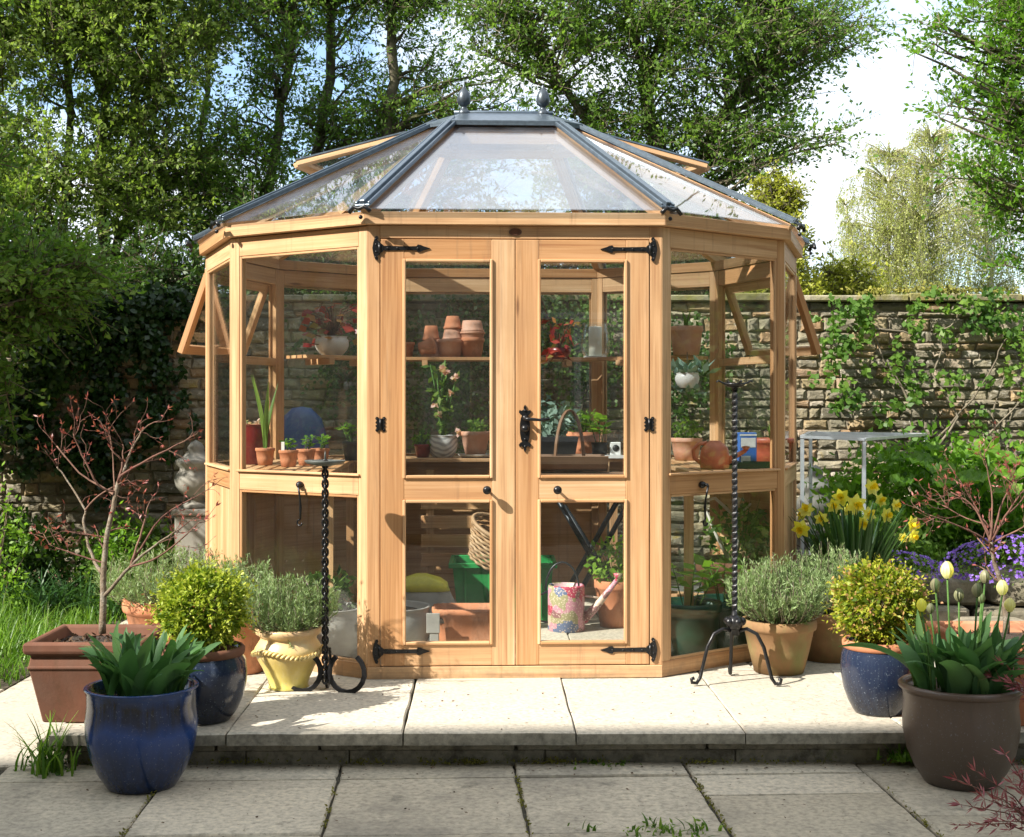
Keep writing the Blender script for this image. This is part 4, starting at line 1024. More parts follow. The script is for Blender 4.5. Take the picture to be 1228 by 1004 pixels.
# right group
lavender((GX(934, 5.78), 5.78, TZ), prof_terra(.105, .158, .225), 'terra_moss', 'dense grey-green lavender in a lime-stained terracotta pot next to the twisted iron stand', .215, .31, 300)
lavender((GX(994, 6.06), 6.06, TZ), prof_terra(.11, .150, .22), 'terra_moss', 'darker lavender in a mossy terracotta pot under the daffodils', .19, .33, 220)
boxball((GX(1056, 5.0), 5.02, TZ), prof_belly(.09, .125, .140, .265), 'slate_glaze', 'clipped golden box ball in a speckled blue pot with a terracotta rim', .155, .40, 'box', band='terra')
r = thing('potted_tulips', (GX(1152, 4.54), 4.54, .001), 'cream tulips and green buds in a large brown glazed pot on the lower paving', 'potted plant')
add_pot(r, prof_belly(.118, .192, .190, .33), M['brown_glaze'], n=64)
b = MB(); b.lathe([(.188,.305),(.202,.318),(.204,.328),(.196,.335),(.18,.333),(.178,.315)], 64); b.build('rim', M['brown_glaze'], r)
lb = LB(); tulip_leaves(lb, 105, .18, .255, .285); lb.build('leaves', L['tulip'], r, smooth=True)
def tl(px, py, Y, size, mat):
    p = PX(px, py, Y)-r.location; tulip_bloom(r, p.x*.72, p.y*.72, .29, p.z-size*.6, size, mat, lean=(p.x*.28, p.y*.28))
for q in [(1136,682,4.58,.046,'cream'), (1202,703,4.5,.040,'cream'), (1211,724,4.42,.036,'cream'), (1105,724,4.42,.034,'yellow')]: tl(q[0], q[1], q[2], q[3]*1.12, L[q[4]])
L['tbud'] = leafmat('tulip_bud', [(0, (.12,.18,.07)), (1, (.30,.27,.16))], .45, .25)
for q in [(1122,700,4.5), (1150,712,4.62), (1172,706,4.42), (1181,690,4.6), (1177,716,4.6), (1116,728,4.55)]: tl(q[0], q[1], q[2], .040 if q[1] < 715 else .03, L['tbud'])
r = square_pot((1.93, 4.99, TZ), .20, .27, .30, 'terra', 'square terracotta planter at the right edge with a thin reddish maple', 0)
Y = 4.98
maple(r, [
 [W(1207,760,0,.013), W(1204,715,0,.011), W(1196,685,0,.009), W(1188,650,0,.007)],
 [W(1189,655,0,.005), W(1180,630,.03,.004), W(1165,605,.05,.003), W(1140,590,.08,.0022)],
 [W(1188,650,0,.005), W(1190,620,.0,.0035), W(1188,585,.03,.0025), W(1180,545,.03,.002)],
 [W(1190,648,0,.005), W(1205,620,-.03,.004), W(1222,595,-.06,.003)],
 [W(1190,655,0,.0045), W(1170,640,-.04,.0035), W(1135,625,-.08,.0025), W(1115,618,-.1,.0018)],
 [W(1188,650,0,.0045), W(1200,610,.05,.0035), W(1215,575,.08,.0025)],
 [W(1186,640,0,.004), W(1172,612,.08,.003), W(1150,575,.12,.002)],
 [W(1192,650,0,.004), W(1220,636,-.02,.003), W(1250,620,.0,.002)],
 [W(1180,628,.03,.003), W(1160,622,.1,.0025), W(1130,606,.15,.0018)],
 [W(1205,620,-.03,.003), W(1225,600,.05,.0025), W(1240,570,.05,.002)],
], 5, seed=9, fine=.9)
r = square_pot((1.93+.03, 4.46+.12, .001), .14, .20, .30, 'terra', 'small square terracotta planter at the right edge behind the brown tulip pot', .1, 'planter') if False else None
# red-leaved maple sprays, bottom right
def spray(loc_px, n, label, Y, sz, z0=0, dirs=None):
    base = PX(*loc_px, Y); r = thing('red_maple', (base.x, base.y, max(0, z0)), label, 'plant', 'red cut-leaved maple sprays at the right edge'); sb, lb = MB(), LB(); o = r.location
    for px, py, dy in n:
        tip = PX(px, py, Y+dy); m_ = (base+tip)/2+Vector((0,0,.03)); sb.tube([base-o, m_-o, tip-o], [.003,.002,.001], 5)
        for k in range(5):
            t = .45+.55*k/4; c = (base*(1-t)**2+m_*2*t*(1-t)+tip*t*t)-o
            d0 = np.array((tip-base).normalized())
            for q in range(6): lb.leaves([tuple(c)]*1, sz, .16, dirs=[d0], spread=.75)
    sb.build('stems', M['redtwig'], r); lb.build('leaves', L['redm'], r); return r
L['redm'] = leafmat('red_maple_leaf', [(0, (.20,.035,.05)), (1, (.46,.16,.19))], .4, .35)
spray((1262,1010), [(1148,935,.0),(1170,925,.03),(1180,958,-.03),(1205,905,.04),(1152,965,-.03),(1215,940,0),(1190,985,-.06),(1222,925,.05),(1150,990,-.05),(1200,960,0),(1225,975,0)], 'red cut-leaved maple twigs in the bottom right corner', 3.92, .034)
spray((1275,870), [(1190,812,0),(1205,800,.03),(1215,820,-.03),(1228,790,0),(1225,830,0)], 'feathery red maple spray over the right edge above the brown tulip pot', 4.35, .040)

# daffodils, rockery and bed on the right ----------------------------------------
b = MB()
def rock(b, x, y, z, sx, sy, sz):
    vs = []; n = 9; prof = [(.86,0),(1.0,.12),(1.02,.5),(.98,.86),(.84,1.0)]; ph = random.uniform(0, 6)
    for (k, t) in prof:
        for q in range(n):
            a = 2*PI*q/n; sq = 1/max(abs(math.cos(a)), abs(math.sin(a)))**.75; j = 1+.05*math.sin(3*a+ph)+random.uniform(-.04,.04)
            vs.append((x+sx/2*k*j*sq*math.cos(a)*.9, y+sy/2*k*j*sq*math.sin(a)*.9, z+sz*t+random.uniform(-.006,.006)))
    fs = [(i*n+k, i*n+(k+1) % n, (i+1)*n+(k+1) % n, (i+1)*n+k) for i in range(4) for k in range(n)]+[tuple(4*n+k for k in range(n))]
    b.add(vs, fs)
for (x0, x1, y, z0, h) in ((1.65, 4.4, 6.75, PZ, .14), (1.7, 4.4, 6.85, PZ+.14, .13), (2.1, 4.4, 6.35, PZ-.0, .13)):
    x = x0
    while x < x1: wd = random.uniform(.28, .5); rock(b, x+wd/2, y, z0, wd*.98, .3, h*random.uniform(.9,1.05)); x += wd
M['rock'] = tintmat('rockery_stone', [(0, (.16,.14,.10)), (1, (.30,.26,.19))], scale=16, bmp=.8, bd=.02, extra=[(6, .5, .65, (.10,.10,.06), .6)])
o = b.build('rockery_edging', M['rock'], bevel=.006); tag(o, 'rough stone edging that holds up the flower bed on the right', 'edging')
b = MB(); b.box(1.6, 4.6, 6.88, WY, 0, PZ+.24); tag(b.build('flower_bed', M['earth']), kind='structure')
b = MB(); b.box(-2.2, 1.6, 8.25, WY, -.02, .06); b.box(-4.7, -2.2, 8.55, WY, -.02, .06); tag(b.build('wall_border', M['earth']), kind='structure')
r = thing('daffodil_clump', (1.72, 6.55, TZ), 'clump of yellow daffodils flowering beside the right corner of the greenhouse', 'flowers')
b = MB(); b.lathe(prof_terra(.16, .22, .27), 40); b.build('pot', M['terra_moss'], r)
lb = LB(); Y = 6.45
for _ in range(170):
    a = random.uniform(0, 2*PI); rr = .16*math.sqrt(random.random()); d = np.array([math.cos(a), math.sin(a), 0]); hh = random.uniform(.26, .46); ln = random.uniform(.1, .55)
    t = np.linspace(0, 1, 7)[:, None]; p = np.array([0, 0, .25])+d*rr+d*hh*ln*t**1.6+np.array([0, 0, 1])*hh*(t-.18*ln*t**3)
    lb.ribbon(p, np.array([.007,.008,.008,.0075,.007,.005,.001]), sidev=[-d[1], d[0], random.uniform(-.5,.5)], fold=-.2)
lb.build('leaves', L['daff'], r)
def daffodil(px, py, Y, size, face):
    c = PX(px, py, Y)-r.location; f = Vector(face).normalized(); sb, fb, cb = MB(), LB(), LB()
    sb.tube([(c.x*.35, c.y*.35, .25), (c.x*.7, c.y*.7, .25+(c.z-.25)*.7), tuple(c-f*.02+Vector((0,0,.015))), tuple(c)], [.004,.0035,.003,.003], 6); st = sb.build('stem', M['stem'], r)
    q = f.to_track_quat('Z', 'Y').to_matrix(); ph = random.uniform(0, 1)
    for k in range(6):
        a = 2*PI*k/6+ph; t = np.linspace(0, 1, 6); pts = [tuple(c+q @ Vector((math.cos(a)*size*x, math.sin(a)*size*x, size*.18*x*x-(.003 if k % 2 else 0)))) for x in t]
        s_ = q @ Vector((-math.sin(a), math.cos(a), 0)); fb.ribbon(pts, size*.34*np.array([.35,.8,1,.9,.55,.05]), sidev=tuple(s_), fold=-.12, rnd=random.random())
    n = 10
    for k in range(n):
        a = 2*PI*k/n; pts = [tuple(c+q @ Vector((math.cos(a)*rr*size, math.sin(a)*rr*size, z*size))) for rr, z in ((.16,0),(.22,.25),(.25,.5),(.36,.66))]
        s_ = q @ Vector((-math.sin(a), math.cos(a), 0)); cb.ribbon(pts, size*np.array([.07,.08,.09,.13]), sidev=tuple(s_), rnd=random.random())
    fl = fb.build('flower', L['yellow'], st); cb.build('trumpet', L['orange'], fl)
for px, py, Y_, s_, fc in [(961,634,6.4,.038,(-.5,-.8,-.2)),(967,612,6.5,.034,(-.3,-.6,.5)),(1009,597,6.5,.036,(-.4,-.9,.2)),(1026,605,6.35,.042,(.2,-1,-.1)),(1045,585,6.5,.036,(.4,-.8,.3)),(1019,612,6.55,.03,(-.4,-.7,.5)),(1042,617,6.4,.03,(.2,-.8,.3)),(1063,618,6.45,.032,(.5,-.9,.1)),(1094,630,6.4,.038,(.6,-.7,.1)),(1095,643,6.35,.028,(.5,-.9,-.2)),(1083,645,6.4,.022,(.1,-.9,.1)),(962,618,6.6,.024,(-.7,-.5,.3)),(1000,607,6.45,.030,(-.2,-1,.1)),(1034,628,6.4,.032,(.1,-1,-.1)),(1056,600,6.55,.028,(.3,-.9,.2)),(985,622,6.4,.028,(-.3,-.9,0)),(1074,606,6.5,.028,(.5,-.8,.1))]:
    daffodil(px, py, Y_, s_*1.3, fc)
def cushion(name, loc, rad, label, cat, nflow, fmat, lmat, nl=1500, group=None, ls=.02, fs_=.012):
    r = thing(name, loc, label, cat, group); lb, fb = LB(), LB()
    P, d = sph(nl, (0,0,0), rad, .6); k = P[:, 2] > -.02; lb.leaves(P[k], ls, .4, dirs=d[k], spread=.8)
    lb.build('leaves', L[lmat], r)
    if nflow:
        P, d = sph(nflow*2, (0,0,0), rad, .97); k = P[:, 2] > 0; P = P[k][:nflow]*1.06; d = d[k][:nflow]+np.array([0,-.4,.3])
        for q in range(5):
            a = RS.normal(size=P.shape); a -= d*(a*d).sum(1)[:, None]/(d*d).sum(1)[:, None]; a /= np.linalg.norm(a, axis=1)[:, None]
            fb.leaves(P, fs_, .8, dirs=a, spread=.15, nrm=d)
        fb.build('flowers', L[fmat], r)
    return r
BZ2 = PZ+.24
cushion('aubrieta', (2.0, 6.78, BZ2+.03), (.24,.20,.13), 'small mound of violet aubrieta just right of the daffodils', 'flowers', 220, 'purple', 'mid', group='aubrieta cushions on the rockery')
cushion('aubrieta', (2.65, 6.85, BZ2+.03), (.40,.24,.20), 'broad mound of violet aubrieta on the rockery behind the maple', 'flowers', 650, 'purple', 'mid', 2600, group='aubrieta cushions on the rockery')
def leafy(name, loc, rad, n, size, lmat, label, cat='shrub', group=None, asp=.5, stems=14, shell=.35, smat='twig', clump=0):
    r = thing(name, loc, label, cat, group); lb, sb = LB(), MB()
    if clump:
        C_, _ = sph(clump, (0,0,rad[2]*.75), np.array(rad)*.9, shell); C_[:, 2] = np.abs(C_[:, 2])
        for c in C_:
            k = n//clump; P = c+RS.normal(size=(k, 3))*np.array(rad)*.16; lb.leaves(P, size, asp, dirs=np.tile((0,-.2,.5), (k, 1)), spread=.8, rnd=RS.uniform(.1,.9))
    else:
        P, d = sph(n, (0,0,rad[2]*.7), rad, shell); P[:, 2] = np.abs(P[:, 2]); lb.leaves(P, size, asp, dirs=d+np.array([0,0,.4]), spread=.7)
    for _ in range(stems):
        e = sph(1, (0,0,rad[2]*.8), np.array(rad)*.8)[0][0]; e[2] = abs(e[2]); sb.tube([(random.gauss(0,.02),random.gauss(0,.02),-.02), tuple(e*np.array([.4,.4,.6])), tuple(e)], [.006,.004,.002], 5)
    sb.build('stems', M[smat], r); lb.build('foliage', L[lmat], r); return r
leafy('leafy_shrub', (2.55, 8.0, BZ2), (.62,.5,.40), 7000, .055, 'bright', 'bright green leafy shrub at the foot of the sunny wall', clump=130)
leafy('leafy_shrub', (3.5, 7.9, BZ2), (.6,.5,.42), 5000, .06, 'mid', 'deep green leafy shrub in the bed at the right edge', clump=90)
leafy('fern', (2.15, 7.35, BZ2), (.3,.3,.20), 2600, .035, 'mid', 'low feathery green plant behind the daffodils', 'plant', clump=40)
leafy('fern', (3.2, 7.3, BZ2), (.45,.3,.24), 3000, .04, 'bright', 'fresh green plant behind the broad mound of aubrieta', 'plant', clump=50)
# rhubarb-like big leaves
r = thing('rhubarb', (2.85, 7.75, BZ2), 'rhubarb with very large crinkled leaves below the sunny wall', 'plant'); lb, sb = LB(), MB()
for (px, py, Y_, s_) in [(1090,548,7.8,.17),(1120,560,7.6,.16),(1150,540,7.9,.18),(1185,545,7.7,.22),(1215,560,7.6,.22),(1230,535,7.9,.2),(1175,570,7.5,.17),(1105,535,8.0,.15),(1140,575,7.4,.14),(1205,585,7.4,.16),(1085,575,7.6,.13)]:
    c = np.array(PX(px, py, Y_)-r.location); a0 = random.uniform(-2.4, -.7); d = np.array([math.cos(a0), math.sin(a0), -.35]); sd = np.cross(d, [0,0,1]); sd /= np.linalg.norm(sd)
    sb.tube([(0,0,0), tuple(c*np.array([.5,.5,.7])), tuple(c)], [.01,.009,.006], 6)
    n = 9; g = np.linspace(0, 1, n)
    for (k0, sgn) in ((0, 1), (0, -1)):
        for j in range(5):
            f0, f1 = j/5, (j+1)/5; wv = np.sin(PI*np.clip(g*.92+.08, 0, 1))**.6*s_*.55
            A = c+d*(g*s_)[:, None]+sgn*sd*(wv*f0)[:, None]; B_ = c+d*(g*s_)[:, None]+sgn*sd*(wv*f1)[:, None]
            cr = lambda u, f: .012*np.sin(u*22+f*7)+.010*np.sin(f*19+u*5)+.03*f
            A[:, 2] += cr(g, f0); B_[:, 2] += cr(g, f1)
            q = np.stack([A[:-1], B_[:-1], B_[1:], A[1:]], 1); lb.v.append(q.reshape(-1, 3)); lb.r.append(np.full(4*(n-1), .3+.5*random.random()))
lb.build('leaves', L['bright'], r); sb.build('stalks', M['stem'], r)
# metal frame table behind the greenhouse
r = thing('metal_staging', (2.0, 7.8, PZ), 'bare aluminium staging frame behind the right side of the greenhouse', 'staging')
b = MB(); c = [PX(962,524,7.35)-r.location, PX(1036,527,7.35)-r.location, PX(1110,521,8.1)-r.location, PX(972,519,8.1)-r.location]
for p, q in zip(c, c[1:]+c[:1]): b.bar(p, q, .024, .016)
b.bar(c[0]*.5+c[3]*.5-Vector((0,0,.002)), c[1]*.5+c[2]*.5-Vector((0,0,.002)), .02, .016); b.build('top_frame', M['alu'], r)
for p in c: b = MB(); b.bar(p-Vector((0,0,.012)), Vector((p.x, p.y, .002)), .018, .018, up=(0,1,0)); b.build('leg', M['alu'], r)
# urns
def urn(loc, label, s=1.0):
    r = thing('garden_urn', loc, label, 'urn', 'weathered stone urns by the back wall'); b = MB()
    b.box(-.14*s, .14*s, -.14*s, .14*s, 0, .05); b.box(-.11*s, .11*s, -.11*s, .11*s, .051, .42); b.box(-.13*s, .13*s, -.13*s, .13*s, .421, .46); b.build('pedestal', M['statue'], r, bevel=.008)
    b = MB(); b.lathe([(.09,.461),(.09,.48),(.05,.50),(.045,.53),(.09,.55),(.13,.60),(.135,.64),(.12,.68),(.10,.70),(.105,.72),(.13,.74),(.128,.76),(.09,.78),(.05,.82),(.055,.84),(.035,.87),(.0001,.89)], 28, sx=s, sy=s, fn=lambda a, z: 1+(.03*math.cos(10*a) if .55 < z < .7 else 0)); b.build('vase', M['statue'], r)
    return r
urn((GX(235, 8.5), 8.5, .16), 'white weathered stone urn against the shaded wall left of the greenhouse')
urn((GX(978, 8.6), 8.6, .0), 'grey stone urn half hidden behind the right corner of the greenhouse', .9)
# ------------------------------------------------------------------ things inside the greenhouse
BW, SW, FW = PZ+BZ+.001, PZ+SH+.001, PZ+.001
def simple_pot(name, loc, rb, rt, h, mat, label, cat='pot', soil=True, group=None, flip=False, rz=None, style='t'):
    r = thing(name, loc, label, cat, group); pr = prof_terra(rb, rt, h) if style == 't' else prof_belly(rb, rt, max(rb, rt)*1.06, h)
    add_pot(r, pr, M[mat], soil, 28)
    if flip: r.rotation_euler = (PI, 0, 0); r.location = (loc[0], loc[1], loc[2]+h)
    if rz: r.rotation_euler = rz
    return r
def sprout(r, z, kind, **k):
    lb, sb = LB(), MB()
    if kind == 'seedling':
        h = k.get('h', .12); 
        for s_ in range(k.get('n', 3)):
            tx, ty = random.gauss(0, k.get('sp', .02)), random.gauss(0, k.get('sp', .02)); sb.tube([(tx*.3, ty*.3, z), (tx*.7, ty*.7, z+h*.6), (tx, ty, z+h)], [.003,.0025,.002], 5)
            for q in range(k.get('lv', 7)):
                f = .4+.6*q/7; a = q*2.4; lb.leaves([(tx*f, ty*f, z+h*f)], k.get('ls', .05), .5, dirs=[(math.cos(a), math.sin(a), .25)], spread=.15, nrm=[(0,0,1)])
    elif kind == 'bush':
        R_ = k.get('R', .08); P, d = sph(k.get('n', 200), (0,0,z+R_*.8), (R_, R_, R_*.9), .3); P = P[P[:, 2] > z]; lb.leaves(P, k.get('ls', .03), .55, spread=1)
        for q in range(8): e = sph(1, (0,0,z+R_), R_)[0][0]; sb.tube([(0,0,z), tuple(e)], [.003,.0015], 4)
    elif kind == 'strap':
        for q in range(k.get('n', 5)):
            a = random.uniform(0, 6.3); d = np.array([math.cos(a), math.sin(a), 0]); hh = k.get('h', .3)*random.uniform(.7, 1.1); t = np.linspace(0, 1, 8)[:, None]
            lb.ribbon(np.array([0,0,z])+d*hh*.25*t**1.5+np.array([0,0,1])*hh*t, k.get('w', .012)*np.array([.7,1,1,.95,.9,.7,.4,.05]), sidev=[-d[1], d[0], 0], fold=-.2)
        sb.tube([(0,0,z),(0,0,z+.02)], .004, 5)
    sb.build('stem', M[k.get('smat', 'stem')], r); lb.build('leaves', L[k.get('mat', 'mid')], r)
def at(px, Y, z): return (GX(px, Y), Y, z)
# left bench
r = simple_pot('potted_cactus', at(300, 6.75, BW), .075, .095, .20, 'darkred', 'dark red glazed pot with pale dry tufts on the left bench', 'potted plant', style='b'); sprout(r, .17, 'seedling', h=.05, n=5, mat='pinkf', ls=.03, sp=.03)
r = simple_pot('potted_plant', at(318, 6.62, BW), .035, .048, .085, 'terra', 'small terracotta pot of tall strap leaves, leftmost on the left bench', 'potted plant', group='small terracotta pots on the left bench'); sprout(r, .07, 'strap', h=.42, n=4, w=.013, mat='mid')
for px, Y, lab, kw in [(346, 6.45, 'small terracotta seedling pot with a white plant label on the left bench', dict(h=.07, n=3, ls=.035)), (367, 6.60, 'small terracotta pot of leafy seedlings, second from the door on the left bench', dict(h=.08, n=4, ls=.035)), (384, 6.72, 'small terracotta pot of bushy seedlings nearest the door on the left bench', dict(h=.08, n=5, ls=.035))]:
    r = simple_pot('potted_seedling', at(px, Y, BW), .034, .047, .08, 'terra', lab, 'potted plant', group='small terracotta pots on the left bench'); sprout(r, .065, 'seedling', sp=.03, mat='bright', **kw)
    if px == 346: b = MB(); b.box(-.03, -.015, -.03, -.028, .06, .12); b.build('plant_label', M['white_pl'], r)
# blue cover behind the greenhouse
r = thing('covered_barrow', PX(362, 540, 8.75).to_tuple()[:2]+(0.0,), 'humped garden item under a blue sheet between the greenhouse and wall', 'covered item')
b = MB(); b.lathe([(.22,0),(.22,.3),(.21,.65),(.20,.85),(.17,1.05),(.13,1.18),(.06,1.25),(.0001,1.26)], 36, fn=lambda a, z: 1+.05*math.sin(5*a+z*4)+.03*math.sin(11*a), sy=.8); b.build('sheet', M['blue_sheet'], r)
# left hanging begonia, white pot on the high shelf
p = at(398, 7.55, SW); r = thing('potted_begonia', p, 'red-leaved plant in a white pot on the high shelf seen through the left bay', 'potted plant')
add_pot(r, prof_belly(.05, .085, .095, .11), M['white_cer'], True, 28); lb, sb = LB(), MB()
for q in range(64):
    a = random.uniform(0, 6.3); rr = random.uniform(.02, .15); z = random.uniform(.06, .30); sb.tube([(0,0,.09), (rr*.5*math.cos(a), rr*.5*math.sin(a), z*.9), (rr*math.cos(a), rr*math.sin(a), z)], .003, 5)
    lb.leaves([(rr*math.cos(a), rr*math.sin(a), z)], .055, .85, dirs=[(math.cos(a), math.sin(a), -.3)], spread=.3, nrm=[(0,-.6,.6)], rnd=random.random())
sb.build('stems', M['redtwig'], r); lb.build('leaves', L['red'], r)
# high shelf: old flower pots
def stack(px, z, spec, grp='terracotta flower pots on the high shelf'):
    for (dpx, dz, rb, rt, h, flip, mat, lab) in spec: simple_pot('flower_pot', at(px+dpx, 7.82, SW+dz), rb, rt, h, mat, lab, 'flower pot', False, grp, flip)
stack(478, 0, [(6, 0, .05, .065, .09, False, 'terra', 'plain terracotta pot at the left end of the stacked pots')])
r = simple_pot('flower_pot', (GX(503, 7.72), 7.74, SW+.050), .034, .048, .085, 'terra', 'terracotta pot lying on its side on the high shelf', 'flower pot', False, 'terracotta flower pots on the high shelf', rz=(0, R(78), .3))
stack(517, 0, [(0, 0, .045, .058, .10, True, 'terra_lt', 'chalky upturned terracotta pot below the smallest one'), (0, .101, .035, .05, .085, True, 'terra', 'small upturned terracotta pot topping the left pile')])
stack(540, 0, [(0, 0, .065, .085, .105, False, 'terra_lt', 'broad chalky terracotta pot in the middle of the shelf row'), (3, .106, .048, .062, .06, True, 'terra_lt', 'shallow upturned pot resting on the broad chalky pot'), (3, .167, .036, .054, .075, True, 'terra', 'small upturned pot topping the middle pile')])
stack(566, 0, [(0, 0, .055, .072, .115, False, 'terra', 'terracotta pot at the bottom of the right-hand pile'), (0, .09, .058, .076, .06, False, 'terra_lt', 'chalk-ringed pot nested second in the right-hand pile'), (0, .151, .054, .070, .065, True, 'terra_lt', 'flaking upturned pot topping the right-hand pile')])
# back bench, left door
r = simple_pot('potted_flower', at(531, 7.62, BW), .055, .08, .125, 'striped', 'tall flowering plant in a grey and white swirled pot on the back bench', 'potted plant', style='b')
lb, sb, fb = LB(), MB(), LB()
for q in range(14):
    a = random.uniform(0, 6.3); rr = random.uniform(.01, .08); z = random.uniform(.2, .55); sb.tube([(0,0,.1), (rr*.4*math.cos(a), rr*.4*math.sin(a), z*.6), (rr*math.cos(a), rr*math.sin(a), z)], .004, 5)
    P = np.array([(rr*math.cos(a)*f, rr*math.sin(a)*f, .1+(z-.1)*f) for f in RS.uniform(.3, 1, 16)]); lb.leaves(P, .045, .5, spread=1)
for (x, z) in [(-.0,.50),(.07,.45),(.02,.49),(-.04,.30),(-.02,.24),(.09,.14),(.05,.36)]:
    for q in range(14): fb.leaves([(x, -.06, z)], .026, .9, spread=1)
sb.build('stem', M['stem'], r); lb.build('leaves', L['mid'], r); fb.build('flowers', L['pinkf'], r)
r = simple_pot('potted_plant', at(570, 7.58, BW+.012), .055, .085, .135, 'terra_lt', 'terracotta pot standing in a white saucer on the back bench', 'potted plant'); sprout(r, .115, 'bush', R=.05, n=120)
r2 = thing('saucer', at(570, 7.58, BW), 'white saucer under the terracotta pot on the back bench', 'saucer'); b = MB(); b.lathe([(.07,0),(.085,.004),(.10,.02),(.095,.02),(.08,.011),(.0001,.0105)], 32); b.build('dish', M['white_cer'], r2); 
r = simple_pot('potted_herb', at(507, 7.60, BW), .035, .05, .075, 'darkred', 'small dark pot of herbs left of the swirled pot', 'potted plant'); sprout(r, .06, 'bush', R=.05, n=150, mat='bright')
# back bench, right door
r = thing('planting_tray', at(662, 7.45, BW), 'deep black tray of grey-green plants just inside the right door', 'tray'); b = MB()
b.hexa([(-.12,-.09,0),(.12,-.09,0),(.12,.09,0),(-.12,.09,0),(-.14,-.11,.12),(.14,-.11,.12),(.14,.11,.12),(-.14,.11,.12)]); b.build('tray', M['black_pl'], r); sprout(r, .11, 'bush', R=.13, n=260, ls=.045, mat='succ')
r = simple_pot('potted_seedling', at(719, 7.55, BW+.016), .04, .048, .07, 'black_pl', 'bright green seedling in a black pot on the white tray', 'potted plant'); sprout(r, .06, 'seedling', h=.14, n=3, ls=.075, mat='lime', sp=.03, lv=8)
r = thing('tray', at(716, 7.55, BW), 'shallow white tray under the bright seedling', 'tray'); b = MB(); b.box(-.14, .14, -.09, .09, 0, .012); b.box(-.145, .145, -.095, -.09, 0, .018); b.box(-.145, .145, .09, .095, 0, .018); b.build('tray', M['white_pl'], r)
r = thing('small_speaker', at(738, 7.52, BW+.013), 'small white box with a round black dial beside the seedling', 'box'); b = MB(); b.box(-.03, .03, -.02, .02, 0, .075); b.build('case', M['white_pl'], r, bevel=.004)
b = MB(); b.lathe([(.019,0),(.019,.002),(.0001,.003)], 20); b.v = [(x, -.0205-z, y+.042) for x, y, z in b.v]; b.build('dial', M['black_pl'], r)
r = simple_pot('flower_pot', at(700, 7.80, BW), .07, .10, .14, 'terra', 'wide terracotta pot behind the black tray on the back bench', 'flower pot', True); sprout(r, .12, 'bush', R=.09, n=200, mat='mid')
# wooden trug
r = thing('garden_trug', (GX(683, 6.9), 6.9, BW-.05), 'old wooden trug with a tall bent handle behind the right door', 'trug'); b = MB()
for k in range(7):
    a = -PI*.5+(k-3)*.36; y0, z0 = .13*math.sin(a+PI/2), .12+.0-.11*math.cos(a+PI/2)
    b.bar((-.19, y0*1.0, z0), (.19, y0*1.0, z0), .044, .006, up=(0, math.sin(a+PI/2), -math.cos(a+PI/2)))
b.build('basket', M['oldwood'], r); b = MB()
P = [Vector((0, .14*math.cos(t)*1.0, .02+(.30 if math.sin(t) > 0 else .02)*math.sin(t))) for t in [2*PI*k/28 for k in range(29)]]
P = [Vector((p.y*.55, p.y*.35, p.z)) for p in P]
for k in range(28): b.bar(P[k], P[k+1]+(P[k+1]-P[k])*.08, .022, .007, up=(P[k]-Vector((0,0,.12)))) 
b.build('handle', M['oldwood'], r)
r2 = thing('trestle', (GX(683, 6.9), 6.9, FW), 'narrow wooden trestle holding up the trug', 'trestle'); b = MB(); b.box(-.24, .37, -.11, .11, BZ-.07, BZ-.052, 0)
b.build('top', M['oldwood'], r2)
for sx in (-.222, .352):
    for sy in (-.05, .07): b = MB(); b.bar((sx, sy*1.1, 0), (sx, sy, BZ-.07), .028, .028, up=(0,1,0)); b.build('leg', M['oldwood'], r2)
# hanging red plant and lantern
r = thing('hanging_plant', at(671, 7.3, 1.52), 'red and lime trailing plant hanging from the roof behind the right door', 'hanging plant'); b = MB(); b.lathe([(.04,0),(.06,.03),(.065,.06),(.058,.06),(.03,.02)], 24); b.build('pot', M['darkred'], r)
b = MB(); b.tube([(0,0,.05), (-.06,0,.22), (-.13,.0,.42), (-.14,0,.52)], .003, 6); b.build('cord', M['redtwig'], r)
lb, sb = LB(), MB()
for q in range(30):
    a = random.uniform(0, 6.3); rr = random.uniform(.02, .11); z = random.uniform(-.02, .20); sb.tube([(0,0,.06), (rr*.6*math.cos(a), rr*.6*math.sin(a), z), (rr*math.cos(a), rr*math.sin(a), z-.01)], .002, 4)
    lb.leaves([(rr*math.cos(a), rr*math.sin(a), z)]*2, .05, .55, spread=1, rnd=random.choice((.1,.5,.98)))
sb.build('stems', M['redtwig'], r); lb.build('leaves', L['red'], r)
r = thing('candle_lantern', at(714, 7.80, SW), 'clear glass hurricane lantern with a white pillar candle on the high shelf', 'lantern'); b = MB()
b.lathe([(.065,.004),(.080,.03),(.085,.07),(.078,.13),(.066,.19),(.066,.196),(.069,.20),(.063,.197),(.075,.13),(.082,.07),(.077,.03),(.060,.008)], 36); b.build('glass_shade', M['clear'], r)
b = MB(); b.lathe([(.038,.010),(.038,.175),(.034,.18),(.0001,.177)], 28); b.tube([(0,0,.176),(0,0,.188)], .0015, 5); b.build('candle', M['candle'], r)
b = MB(); b.lathe([(.070,0),(.070,.004),(.0001,.0045)], 28); b.build('base', M['white_pl'], r)
